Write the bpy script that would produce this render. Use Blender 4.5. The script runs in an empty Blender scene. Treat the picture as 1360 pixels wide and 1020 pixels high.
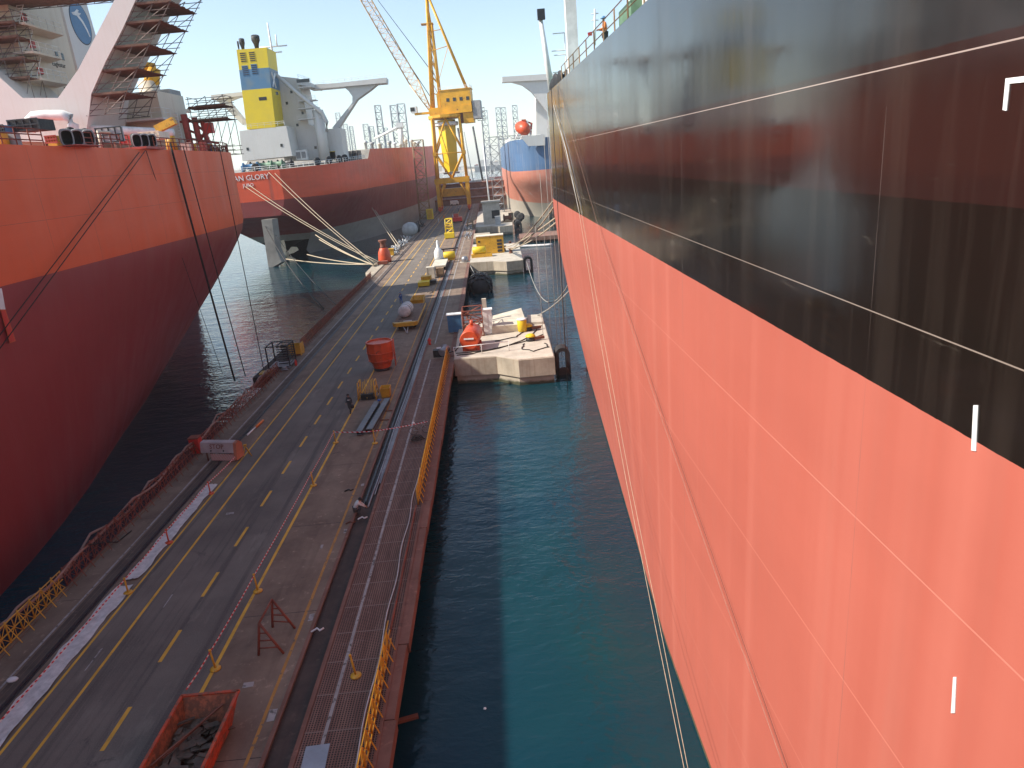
import bpy, bmesh, math, random
from mathutils import Vector, Matrix
random.seed(7)
R = math.radians
scn = bpy.context.scene
COL = scn.collection
V = Vector

# ------------------------------------------------------------------ camera
CAM = V((0, 0, 23.0)); PITCH = R(17.8); ROLL = R(5.0); YAW = 0.008; FPX = 930.0; W0, H0 = 1360.0, 1020.0
_f = V((math.sin(YAW)*math.cos(PITCH), math.cos(YAW)*math.cos(PITCH), -math.sin(PITCH)))
_r = V((math.cos(YAW), -math.sin(YAW), 0)); _u = _r.cross(_f)
_r2 = _r*math.cos(ROLL) - _u*math.sin(ROLL); _u2 = _r*math.sin(ROLL) + _u*math.cos(ROLL)
def ray(px, py): return _f + _r2*((px-W0/2)/FPX) - _u2*((py-H0/2)/FPX)
def atz(px, py, z=2.5): d = ray(px, py); return CAM + d*((z-CAM.z)/d.z)
def atx(px, py, x): d = ray(px, py); return CAM + d*(x/d.x)
def aty(px, py, y): d = ray(px, py); return CAM + d*(y/d.y)
cam = bpy.data.cameras.new('camera'); co = bpy.data.objects.new('camera', cam); COL.objects.link(co)
cam.sensor_width = 36; cam.lens = 36*FPX/W0; cam.clip_start = 0.1; cam.clip_end = 30000
m = Matrix((_r2, _u2, -_f)).transposed().to_4x4(); m.translation = CAM; co.matrix_world = m
scn.camera = co

# ------------------------------------------------------------------ light
SUN_EL, SUN_AZ = 41.0, -10.0           # sun stands over -X, a little towards -Y
sd = V((-math.cos(R(SUN_EL))*math.cos(R(SUN_AZ)), math.cos(R(SUN_EL))*math.sin(R(SUN_AZ)), math.sin(R(SUN_EL))))
sl = bpy.data.lights.new('sun', 'SUN'); sl.energy = 5.0; sl.angle = R(0.53); sl.color = (1, .93, .82)
so = bpy.data.objects.new('sun', sl); COL.objects.link(so); so.rotation_euler = sd.to_track_quat('Z', 'Y').to_euler(); so.location = (-60, 0, 120)
wd = bpy.data.worlds.new('World'); scn.world = wd; wd.use_nodes = True
wn = wd.node_tree; wn.nodes.clear()
sky = wn.nodes.new('ShaderNodeTexSky'); sky.sky_type = 'NISHITA'; sky.sun_disc = False
sky.sun_elevation = R(SUN_EL); sky.sun_rotation = math.atan2(sd.x, sd.y); sky.air_density = 1.0; sky.dust_density = .7; sky.ozone_density = 1.2
bg = wn.nodes.new('ShaderNodeBackground'); bg.inputs[1].default_value = 0.137
wo = wn.nodes.new('ShaderNodeOutputWorld'); hsv = wn.nodes.new('ShaderNodeHueSaturation'); hsv.inputs['Saturation'].default_value = .86; wn.links.new(sky.outputs[0], hsv.inputs['Color'])
tn = wn.nodes.new('ShaderNodeMix'); tn.data_type = 'RGBA'; tn.blend_type = 'MULTIPLY'; tn.inputs[0].default_value = 1; tn.inputs[7].default_value = (.97, 1.0, 1.0, 1)
wn.links.new(hsv.outputs[0], tn.inputs[6]); wn.links.new(tn.outputs[2], bg.inputs[0]); wn.links.new(bg.outputs[0], wo.inputs[0])
vs = scn.view_settings; vs.view_transform = 'Standard'; vs.look = 'None'; vs.exposure = 0.70; vs.gamma = 1
scn.cycles.max_bounces = 6; scn.cycles.diffuse_bounces = 3; scn.cycles.glossy_bounces = 3; scn.cycles.volume_bounces = 1
scn.cycles.use_denoising = True

# ------------------------------------------------------------------ node materials
class NT:
    def __init__(s, name):
        s.m = bpy.data.materials.new(name); s.m.use_nodes = True; s.t = s.m.node_tree; s.t.nodes.clear()
        s.out = s.t.nodes.new('ShaderNodeOutputMaterial'); s.b = s.t.nodes.new('ShaderNodeBsdfPrincipled')
        s.t.links.new(s.b.outputs[0], s.out.inputs[0]); tc = s.t.nodes.new('ShaderNodeTexCoord'); s.co = tc.outputs['Object']
    def put(s, sock, v):
        if hasattr(v, 'is_output') or isinstance(v, bpy.types.NodeSocket): s.t.links.new(v, sock)
        elif isinstance(v, (tuple, list)) and len(v) == 3 and sock.type == 'RGBA': sock.default_value = (*v, 1)
        else: sock.default_value = v
    def set(s, **k):
        for a, v in k.items(): s.put(s.b.inputs[a.replace('_', ' ')], v)
    def map(s, scale=(1, 1, 1), loc=(0, 0, 0), vec=None):
        n = s.t.nodes.new('ShaderNodeMapping'); n.inputs['Scale'].default_value = scale; n.inputs['Location'].default_value = loc
        s.t.links.new(vec or s.co, n.inputs[0]); return n.outputs[0]
    def noise(s, scale, detail=4, rough=.55, vec=None, dist=0):
        n = s.t.nodes.new('ShaderNodeTexNoise'); n.inputs['Scale'].default_value = scale; n.inputs['Detail'].default_value = detail
        n.inputs['Roughness'].default_value = rough; n.inputs['Distortion'].default_value = dist
        s.t.links.new(vec or s.co, n.inputs['Vector']); return n.outputs['Fac']
    def vor(s, scale, vec=None, out='Distance', feat='F1'):
        n = s.t.nodes.new('ShaderNodeTexVoronoi'); n.feature = feat; n.inputs['Scale'].default_value = scale
        s.t.links.new(vec or s.co, n.inputs['Vector']); return n.outputs[out]
    def math(s, op, a, b=0.0, clamp=False):
        n = s.t.nodes.new('ShaderNodeMath'); n.operation = op; n.use_clamp = clamp; s.put(n.inputs[0], a); s.put(n.inputs[1], b); return n.outputs[0]
    def rng(s, v, a, b, c=0., d=1.):
        n = s.t.nodes.new('ShaderNodeMapRange'); s.put(n.inputs[0], v)
        for i, q in enumerate((a, b, c, d)): n.inputs[i+1].default_value = q
        return n.outputs[0]
    def mix(s, f, a, b, mode='MIX'):
        n = s.t.nodes.new('ShaderNodeMix'); n.data_type = 'RGBA'; n.blend_type = mode
        s.put(n.inputs[0], f); s.put(n.inputs[6], a); s.put(n.inputs[7], b); return n.outputs[2]
    def sep(s, vec=None):
        n = s.t.nodes.new('ShaderNodeSeparateXYZ'); s.t.links.new(vec or s.co, n.inputs[0]); return n.outputs
    def bump(s, h, strength=.3, dist=.05):
        n = s.t.nodes.new('ShaderNodeBump'); s.put(n.inputs['Strength'], strength); n.inputs['Distance'].default_value = dist
        s.put(n.inputs['Height'], h); s.t.links.new(n.outputs[0], s.b.inputs['Normal'])
    def line(s, x, c, w):   # 1 inside |x-c|<w
        return s.math('LESS_THAN', s.math('ABSOLUTE', s.math('SUBTRACT', x, c)), w)

def paint(name, col, rough=.45, metal=0., var=.25, scale=.8, rust=0., rustcol=(.16, .06, .03), fine=18., bump=.1, streak=0., dirt=(.12, .09, .07), dirtamt=.25):
    n = NT(name); c = n.mix(n.rng(n.noise(scale, 5), .3, .7), tuple(x*(1-var) for x in col), tuple(min(1, x*(1+var*.6)) for x in col))
    if dirtamt: c = n.mix(n.rng(n.noise(scale*3.1, 6, .65), .5, .8, 0, dirtamt), c, dirt)
    if streak: c = n.mix(n.rng(n.noise(1, 4, .6, n.map((3, 3, .12))), .5, .75, 0, streak), c, dirt)
    if rust: c = n.mix(n.rng(n.noise(scale*2.3, 8, .7), .62-rust*.3, .70-rust*.2), c, rustcol)
    n.set(Base_Color=c, Roughness=n.rng(n.noise(fine*.4, 3), .3, .7, max(.05, rough-.1), min(1, rough+.15)), Metallic=metal)
    if bump: n.bump(n.noise(fine, 4), bump, .02)
    return n.m

M = {}
def mk(key, *a, **k): M[key] = paint(key, *a, **k)
mk('yellow', (.62, .33, .022), .45, rust=.12); mk('crane_yellow', (.70, .35, .012), .45, rust=.05, dirtamt=.1, scale=.3)
mk('orange', (.56, .07, .016), .4, rust=.1); mk('rusty', (.17, .06, .035), .8, var=.45); mk('rust_red', (.22, .055, .03), .75, var=.4)
mk('white', (.78, .77, .74), .45, dirtamt=.15, streak=.1); mk('ship_white', (.66, .64, .60), .5, var=.06, scale=.15, streak=.18, dirt=(.45, .33, .2), dirtamt=.1, bump=.02)
mk('grey', (.3, .3, .3), .6); mk('dark_steel', (.035, .035, .04), .45, metal=.3); mk('steel', (.32, .32, .34), .4, metal=.6)
mk('black', (.015, .015, .016), .6, var=.3); mk('rubber', (.018, .018, .02), .75, var=.4); mk('red', (.6, .03, .02), .45)
mk('red_deck', (.45, .07, .05), .55, rust=.1); mk('blue', (.05, .16, .30), .5); mk('teal', (.05, .18, .24), .5); mk('glass', (.02, .025, .03), .1, bump=0, dirtamt=0)
mk('plank', (.16, .09, .06), .8, var=.4, scale=2); mk('scaf_tube', (.16, .13, .12), .6, metal=.4); mk('wood', (.28, .18, .10), .8, var=.4)
mk('rope', (.42, .34, .24), .9, scale=6); mk('rope_dark', (.02, .018, .016), .8); mk('rope_grey', (.30, .28, .25), .9); mk('hose', (.30, .17, .13), .7, scale=3)
mk('cloth_white', (.60, .565, .54), .8, scale=2, dirtamt=.3); mk('cloth_grey', (.4, .4, .4), .85); mk('coverall_blue', (.03, .10, .32), .8); mk('coverall_dark', (.05, .055, .06), .85)
mk('coverall_white', (.6, .6, .58), .85); mk('skin', (.30, .16, .10), .6, bump=0); mk('hivis', (.75, .20, .03), .6); mk('ship_yellow', (.68, .47, .015), .45, var=.08, scale=.2, dirtamt=.08)
mk('funnel_blue', (.07, .20, .36), .5, var=.1); mk('cream', (.72, .62, .48), .5, streak=.25, dirt=(.5, .25, .08)); mk('ship_cream', (.66, .57, .45), .5, var=.06, scale=.15, streak=.25, dirt=(.42, .26, .12), dirtamt=.12, bump=.02); mk('barrier_pale', (.42, .35, .34), .7); mk('barrier_salmon', (.45, .16, .09), .7)
mk('far_grey', (.30, .32, .33), .6); mk('rig_grey', (.30, .33, .35), .6); mk('paper', (.7, .7, .7), .8)
mk('concrete_side', (.40, .34, .26), .85, var=.25, scale=.5, streak=.55, dirt=(.16, .09, .05), dirtamt=.3)
mk('concrete_top', (.46, .41, .34), .85, var=.2, scale=.7, dirt=(.25, .19, .13), dirtamt=.4); mk('canvas', (.55, .50, .40), .85)
mk('green_deck', (.12, .22, .14), .6); mk('pontoon', (.22, .12, .085), .75, var=.35, scale=.4, rust=.2); mk('scrap', (.095, .065, .045), .7, var=.6, scale=2.5, rust=.25)
mk('skip_orange', (.50, .065, .018), .55, rust=.45, scale=1.2); mk('skip_rust', (.42, .12, .05), .65, rust=.8, scale=1.5); mk('beam_grey', (.13, .145, .155), .5)
mk('boot_grey', (.27, .25, .22), .7, var=.3, scale=.3); mk('bronze', (.6, .5, .35), .4)

def mat_tape():
    n = NT('tape'); x = n.sep(); w = n.math('FRACT', n.math('MULTIPLY', n.math('ADD', x[0], n.math('ADD', x[1], x[2])), 3.2))
    n.set(Base_Color=n.mix(n.math('GREATER_THAN', w, .5), (.75, .72, .72), (.6, .04, .05)), Roughness=.6); return n.m
M['tape'] = mat_tape()

# ------------------------------------------------------------------ mesh building
ORG = {}      # object name -> world matrix of the frame its mesh is written in
class MB:
    def __init__(s): s.v = []; s.f = []; s.sm = []
    def add(s, vs, fs, smooth=False):
        k = len(s.v); s.v += [V(p) for p in vs]; s.f += [[i+k for i in f] for f in fs]; s.sm += [smooth]*len(fs); return s
    def box(s, c, d, rz=0, M4=None):
        c = V(c); hx, hy, hz = d[0]/2, d[1]/2, d[2]/2
        q = Matrix.Rotation(rz, 3, 'Z') if M4 is None else M4
        vs = [c + q @ V((x*hx, y*hy, z*hz)) for z in (-1, 1) for x, y in ((-1, -1), (1, -1), (1, 1), (-1, 1))]
        return s.add(vs, [(3, 2, 1, 0), (4, 5, 6, 7), (0, 1, 5, 4), (1, 2, 6, 5), (2, 3, 7, 6), (3, 0, 4, 7)])
    def bb(s, a, b): a, b = V(a), V(b); return s.box((a+b)/2, [abs(b[i]-a[i]) for i in range(3)])
    def tube(s, p, q, r, n=6, r2=None, cap=True):
        p, q = V(p), V(q); d = q-p
        if d.length < 1e-6: return s
        r2 = r if r2 is None else r2; a = d.orthogonal().normalized(); b = d.normalized().cross(a)
        ring = lambda o, rr: [o + a*(rr*math.cos(2*math.pi*(i+.5)/n)) + b*(rr*math.sin(2*math.pi*(i+.5)/n)) for i in range(n)]
        fs = [(i, (i+1) % n, n+(i+1) % n, n+i) for i in range(n)]
        s.add(ring(p, r)+ring(q, r2), fs, n > 4)
        if cap: k = len(s.v)-2*n; s.f += [[k+i for i in range(n)][::-1], [k+n+i for i in range(n)]]; s.sm += [False]*2
        return s
    def path(s, pts, r, n=5, closed=False):
        pts = [V(p) for p in pts]; rings = []
        for i, p in enumerate(pts):
            d = (pts[min(i+1, len(pts)-1)]-pts[max(i-1, 0)]).normalized()
            a = d.cross(V((0, 0, 1))); a = d.orthogonal() if a.length < .05 else a; a.normalize(); b = d.cross(a)
            rr = r[i] if isinstance(r, (list, tuple)) else r
            rings.append([p + a*(rr*math.cos(2*math.pi*k/n)) + b*(rr*math.sin(2*math.pi*k/n)) for k in range(n)])
        vs = [v for g in rings for v in g]
        fs = [(i*n+k, i*n+(k+1) % n, (i+1)*n+(k+1) % n, (i+1)*n+k) for i in range(len(pts)-1) for k in range(n)]
        fs += [tuple(range(n))[::-1], tuple((len(pts)-1)*n+k for k in range(n))]
        return s.add(vs, fs, True)
    def lathe(s, prof, c=(0, 0, 0), n=20, ax=(0, 0, 1), smooth=True):
        c, ax = V(c), V(ax).normalized(); a = ax.orthogonal().normalized(); b = ax.cross(a); vs = []
        for r, h in prof: vs += [c + ax*h + a*(r*math.cos(2*math.pi*i/n)) + b*(r*math.sin(2*math.pi*i/n)) for i in range(n)]
        m_ = len(prof); fs = [(j*n+i, j*n+(i+1) % n, (j+1)*n+(i+1) % n, (j+1)*n+i) for j in range(m_-1) for i in range(n)]
        s.add(vs, fs, smooth); k = len(s.v)-len(vs); s.f += [[k+i for i in range(n)][::-1], [k+(m_-1)*n+i for i in range(n)]]; s.sm += [False]*2; return s
    def prism(s, poly, ext):     # polygon (list of points) extruded by a vector
        poly = [V(p) for p in poly]; ext = V(ext); n = len(poly)
        return s.add(poly+[p+ext for p in poly], [tuple(range(n))[::-1], tuple(range(n, 2*n))]+[(i, (i+1) % n, n+(i+1) % n, n+i) for i in range(n)])
    def quad(s, a, b, c, d): return s.add([a, b, c, d], [(0, 1, 2, 3)])
    def grid(s, rows, smooth=True):
        n = len(rows[0]); return s.add([p for r in rows for p in r], [(j*n+i, j*n+i+1, (j+1)*n+i+1, (j+1)*n+i) for j in range(len(rows)-1) for i in range(n-1)], smooth)
    def ico(s, c, r, sq=(1, 1, 1), sub=2):
        bm = bmesh.new(); bmesh.ops.create_icosphere(bm, subdivisions=sub, radius=r); bm.verts.index_update()
        vs = [V(c)+V((v.co.x*sq[0], v.co.y*sq[1], v.co.z*sq[2])) for v in bm.verts]; fs = [[v.index for v in f.verts] for f in bm.faces]; bm.free()
        return s.add(vs, fs, True)
    def build(s, name, mat, parent=None, smooth=None, **lab):
        me = bpy.data.meshes.new(name); inv = None; o = bpy.data.objects.new(name, me)
        if parent is not None: frame = ORG[parent.name]
        else:
            lo = V([min(v[i] for v in s.v) for i in range(3)]); hi = V([max(v[i] for v in s.v) for i in range(3)])
            frame = Matrix.Translation(((lo.x+hi.x)/2, (lo.y+hi.y)/2, lo.z)) if not lab.get('world') else Matrix()
        inv = frame.inverted(); me.from_pydata([inv @ v for v in s.v], [], s.f); me.update()
        bm = bmesh.new(); bm.from_mesh(me); bmesh.ops.recalc_face_normals(bm, faces=bm.faces); bm.to_mesh(me); bm.free()
        me.polygons.foreach_set('use_smooth', [bool(x) if smooth is None else smooth for x in s.sm])
        me.materials.append(M[mat] if isinstance(mat, str) else mat)
        COL.objects.link(o); ORG[o.name] = frame
        if parent is not None: o.parent = parent
        else: o.matrix_world = frame
        return o
def tag(o, label=None, cat=None, group=None, kind=None):
    for k, v in (('label', label), ('category', cat), ('group', group), ('kind', kind)):
        if v: o[k] = v
    return o
def thing(name, label, cat, loc, group=None, rz=0):
    o = bpy.data.objects.new(name, None); o.empty_display_size = .3; COL.objects.link(o); o.location = loc; o.rotation_euler = (0, 0, rz)
    ORG[o.name] = Matrix.Translation(loc) @ Matrix.Rotation(rz, 4, 'Z'); return tag(o, label, cat, group)
def copy_tree(o, parent=None):
    c = o.copy(); COL.objects.link(c)
    if parent: c.parent = parent
    for ch in list(o.children): copy_tree(ch, c)
    return c
def struct(name, mb, mat): return tag(mb.build(name, mat, world=True), kind='structure')
def local(loc, rz=0):            # puts local coordinates into the world
    mm = Matrix.Translation(loc) @ Matrix.Rotation(rz, 4, 'Z'); return lambda x, y, z: mm @ V((x, y, z))
def sag(p, q, s, n=14): p, q = V(p), V(q); return [p.lerp(q, i/n) - V((0, 0, s*4*(i/n)*(1-i/n))) for i in range(n+1)]
def text(name, body, size, mat, parent, origin, xdir, ydir, depth=.02):
    cu = bpy.data.curves.new(name, 'FONT'); cu.body = body; cu.size = size; cu.extrude = depth; cu.align_x = 'CENTER'; cu.align_y = 'CENTER'; cu.resolution_u = 2
    t = bpy.data.objects.new(name+'_curve', cu); COL.objects.link(t); dg = bpy.context.evaluated_depsgraph_get(); me = bpy.data.meshes.new_from_object(t.evaluated_get(dg))
    bpy.data.objects.remove(t); bpy.data.curves.remove(cu)
    x, y = V(xdir).normalized(), V(ydir).normalized(); z = x.cross(y); mm = Matrix((x, y, z)).transposed().to_4x4(); mm.translation = V(origin)
    me.transform(ORG[parent.name].inverted() @ mm); o = bpy.data.objects.new(name, me); me.materials.clear(); me.materials.append(M[mat]); COL.objects.link(o); o.parent = parent; ORG[o.name] = ORG[parent.name]; return o
# ------------------------------------------------------------------ water
def mat_water():
    n = NT('sea_water')
    w1 = n.noise(1.0, 3, .55, n.map((.9, 1.5, 1)), .4); w2 = n.noise(1.0, 2, .5, n.map((.22, .35, 1)), .3); w3 = n.noise(1.0, 2, .5, n.map((2.6, 4.2, 1)))
    h = n.math('ADD', n.math('ADD', n.math('MULTIPLY', w1, .5), n.math('MULTIPLY', w2, 1.0)), n.math('MULTIPLY', w3, .2))
    n.set(Base_Color=n.mix(n.rng(n.noise(.05, 3), .35, .65), (.002, .023, .040), (.004, .033, .040)), Roughness=.04, IOR=1.33); n.bump(h, n.rng(n.noise(.045, 3, .6, n.map((1, .45, 1))), .34, .66, .38, .85), .24); return n.m
w = MB(); w.add([(-4500, -600, 0), (4500, -600, 0), (4500, 6500, 0), (-4500, 6500, 0)], [(0, 1, 2, 3)])
struct('sea_water', w, mat_water())

# ------------------------------------------------------------------ pier
PZ = 2.5; PY0, PY1 = -30, 372
def mat_conc(name, c1, c2, sc=.35):
    n = NT(name); base = n.mix(n.rng(n.noise(sc, 8, .65), .32, .68), c1, c2)
    base = n.mix(n.rng(n.noise(1, 5, .6, n.map((1.4, .12, 1))), .5, .72, 0, .5), base, tuple(x*.5 for x in c1))
    base = n.mix(n.rng(n.noise(2.2, 6, .7), .58, .72, 0, .65), base, tuple(x*1.7 for x in c2)); base = n.mix(n.rng(n.noise(.9, 7, .75), .62, .74, 0, .7), base, (.035, .026, .022))
    n.set(Base_Color=base, Roughness=.88); n.bump(n.noise(9, 6), .35, .02); return n.m
def mat_asph():
    n = NT('asphalt'); base = n.mix(n.rng(n.noise(.25, 7, .6), .3, .7), (.095, .077, .064), (.175, .145, .118))
    base = n.mix(n.rng(n.noise(1, 4, .6, n.map((2.2, .05, 1))), .52, .68, 0, .7), base, (.052, .044, .038))       # tyre tracks along the lane
    base = n.mix(n.rng(n.noise(1, 6, .7, n.map((.9, .22, 1), (3, 9, 0))), .58, .70, 0, .6), base, (.22, .185, .15))
    base = n.mix(n.rng(n.noise(24, 3), .52, .75, 0, .5), base, (.24, .21, .18)); base = n.mix(n.rng(n.noise(.55, 7, .75, None, .6), .62, .70, 0, .6), base, (.04, .034, .03)); n.set(Base_Color=base, Roughness=.8); n.bump(n.noise(30, 3), .3, .01); return n.m
M['pier_brown'] = mat_conc('pier_concrete', (.125, .082, .058), (.24, .172, .122)); M['asphalt'] = mat_asph(); M['pier_dark'] = mat_conc('pier_dark', (.035, .024, .02), (.07, .045, .036), .8)
M['pier_red'] = mat_conc('pier_red', (.13, .06, .042), (.21, .10, .072), .6)
def mat_mark(name, col, wear):
    n = NT(name); f = n.rng(n.noise(3.5, 7, .7), wear-.05, wear+.05); n.set(Base_Color=n.mix(f, (.085, .075, .065), n.mix(n.rng(n.noise(1.3, 4), .3, .7), tuple(x*.7 for x in col), col)), Roughness=.75); return n.m
M['mark_y'] = mat_mark('yellow_marking', (.74, .40, .045), .33); M['mark_w'] = mat_mark('white_marking', (.36, .33, .31), .42); M['mark_o'] = mat_mark('orange_marking', (.46, .21, .04), .41)
def mat_grate():
    n = NT('steel_grating'); x, y, z = n.sep()
    gx = n.math('FRACT', n.math('MULTIPLY', x, 9)); gy = n.math('FRACT', n.math('MULTIPLY', y, 9)); bar = n.math('MAXIMUM', n.math('LESS_THAN', gx, .42), n.math('LESS_THAN', gy, .30))
    rust = n.mix(n.rng(n.noise(1, 6, .65, n.map((2.5, .25, 1))), .3, .7), (.12, .05, .035), (.26, .14, .10)); rust = n.mix(n.rng(n.noise(1.2, 6, .7), .55, .7, 0, .6), rust, (.30, .20, .17))
    seam = n.math('LESS_THAN', n.math('FRACT', n.math('MULTIPLY', y, .5)), .035); c = n.mix(bar, (.022, .014, .011), rust); c = n.mix(seam, c, (.20, .135, .11))
    n.set(Base_Color=c, Roughness=.75, Metallic=.1); n.bump(bar, .4, .02); return n.m
M['grating'] = mat_grate()
# slab with an under-deck of piles
p = MB()
p.bb((-25.2, PY0, 1.2), (-10.25, PY1, PZ)); p.bb((-10.25, PY0, 1.2), (-9.05, PY1, PZ-.16)); p.bb((-9.05, PY0, 1.2), (-5.75, PY1, PZ))
y = 0
for y in range(-24, 370, 8):
    for x in (-24, -19, -14, -10, -6.8): p.tube((x, y, -4), (x, y, 1.25), .45, 10, cap=False)
    p.bb((-25, y-.6, .6), (-6.0, y+.6, 1.22))
struct('pier', p, 'pier_brown')
def strip(x0, x1, y0, y1, z, mb=None, jit=0):
    mb = mb or MB(); n = max(1, int((y1-y0)/3)); rows = []
    for i in range(n+1):
        yy = y0+(y1-y0)*i/n; rows.append([(x0+random.uniform(-jit, jit), yy, z), (x1+random.uniform(-jit, jit), yy, z)])
    return mb.grid(rows, False)
struct('road', strip(-21.25, -14.25, PY0, PY1-6, PZ+.004), 'asphalt')
struct('trench_floor', strip(-10.24, -9.06, PY0, PY1, PZ-.15), 'pier_dark')
struct('walkway_grating', strip(-9.02, -6.1, PY0, 75.4, PZ+.006), 'grating')
kb = MB(); kb.bb((-10.38, PY0, PZ), (-10.2, PY1, PZ+.05)); kb.bb((-9.22, PY0, PZ-.02), (-9.03, PY1, PZ+.06)); kb.bb((-6.1, PY0, PZ), (-5.95, PY1, PZ+.09)); 
yy = PY0
while yy < PY1:      # worn fender planks along the right edge
    L = random.uniform(3.2, 5.4); d = random.uniform(-.05, .05); kb.bb((-5.95, yy, PZ-.45), (-5.5+d, yy+L-.06, PZ+.05+random.uniform(-.02, .02))); yy += L
struct('pier_kerb', kb, 'pier_red')
lk = MB(); lk.bb((-25.3, PY0, 1.9), (-25.05, PY1, PZ+.07)); struct('pier_edge_beam', lk, 'pier_brown')
strip(-23.75, -23.62, PY0, PY1, PZ+.005, q := MB(), .015); strip(-8.27, -8.12, PY0, PY1, PZ+.011, q, .012); struct('white_marking', q, 'mark_w')
bd = MB()
for i, x in enumerate((-23.5, -23.22, -22.94)): strip(x, x+.26, PY0, PY1, PZ+.006, bd)
struct('timber_boards', bd, mat_conc('timber_boards', (.06, .042, .034), (.11, .08, .062), .9))
q = MB(); strip(-21.17, -21.04, PY0, PY1-6, PZ+.008, q, .01); strip(-19.72, -19.58, PY0, PY1-6, PZ+.008, q, .01); strip(-14.22, -14.06, PY0, PY1-6, PZ+.009, q, .012)
yy = -28.4
while yy < PY1-10: q.quad((-17.02, yy, PZ+.008), (-16.84, yy, PZ+.008), (-16.84, yy+2.3, PZ+.008), (-17.02, yy+2.3, PZ+.008)); yy += 5.05
struct('yellow_marking', q, 'mark_y')
q = MB(); strip(-10.98, -10.84, PY0, PY1-6, PZ+.005, q, .015); strip(-12.0, -11.93, 66, 78, PZ+.005, q); struct('orange_marking', q, 'mark_o')
q = MB()
for x_, y_, w_, l_ in ((-10.65, 29.2, .22, .6), (-10.55, 37.6, .18, .5), (-10.6, 44.0, .2, .4), (-10.75, 22.8, .3, .7), (-12.4, 24.9, .45, .35), (-19.0, 41.5, .5, .3), (-20.3, 27, .05, 1.6), (-18.7, 31.5, .05, 1.2), (-11.6, 36, .12, .5)): q.quad((x_, y_, PZ+.012), (x_+w_, y_+.05, PZ+.012), (x_+w_*.9, y_+l_, PZ+.012), (x_-.04, y_+l_*.95, PZ+.012))
struct('paint_patch', q, 'mark_w')
q = MB()
for k in range(44): yy = -24+k*9.0; q.quad((-14.0, yy, PZ+.003), (-10.4, yy+.02, PZ+.003), (-10.4, yy+.06, PZ+.003), (-14.0, yy+.04, PZ+.003)); q.quad((-25.0, yy+3, PZ+.003), (-23.8, yy+3, PZ+.003), (-23.8, yy+3.04, PZ+.003), (-25.0, yy+3.04, PZ+.003))
struct('slab_joint', q, 'pier_dark')
# crane rails
for x, y0 in ((-22.72, PY0), (-9.85, 41.5)):
    rl = MB(); rl.bb((x-.16, y0, PZ-.14), (x+.16, PY1-4, PZ-.08 if x > -15 else PZ+.012)); rl.bb((x-.045, y0, PZ-.1), (x+.045, PY1-4, PZ+.05))
    struct('crane_rail', rl, 'dark_steel')
cb = MB()
for i, (x, r) in enumerate(((-9.62, .06), (-9.48, .05), (-9.36, .06), (-9.26, .045))):
    y1 = 41+i*1.7; pts = [(x+.04*math.sin(k*.9+i), y1+k*3.0, PZ-.08+.02*math.sin(k*1.7)) for k in range(0, 95)]; cb.path(pts, r, 5)
tag(cb.build('power_cable', 'steel', world=True), 'bundle of grey cables laid in the trench beside the grating walkway', 'cable')

# ------------------------------------------------------------------ far shore
sh = MB(); rows = []
for i in range(61):
    x = -1500+50*i; rows.append([(x, 1900+60*math.sin(i*.7), -.5), (x, 1906+60*math.sin(i*.7), 2.5+random.random()), (x, 2600, 6)])
struct('far_shore', sh.grid(rows, False), 'concrete_top')
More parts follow.
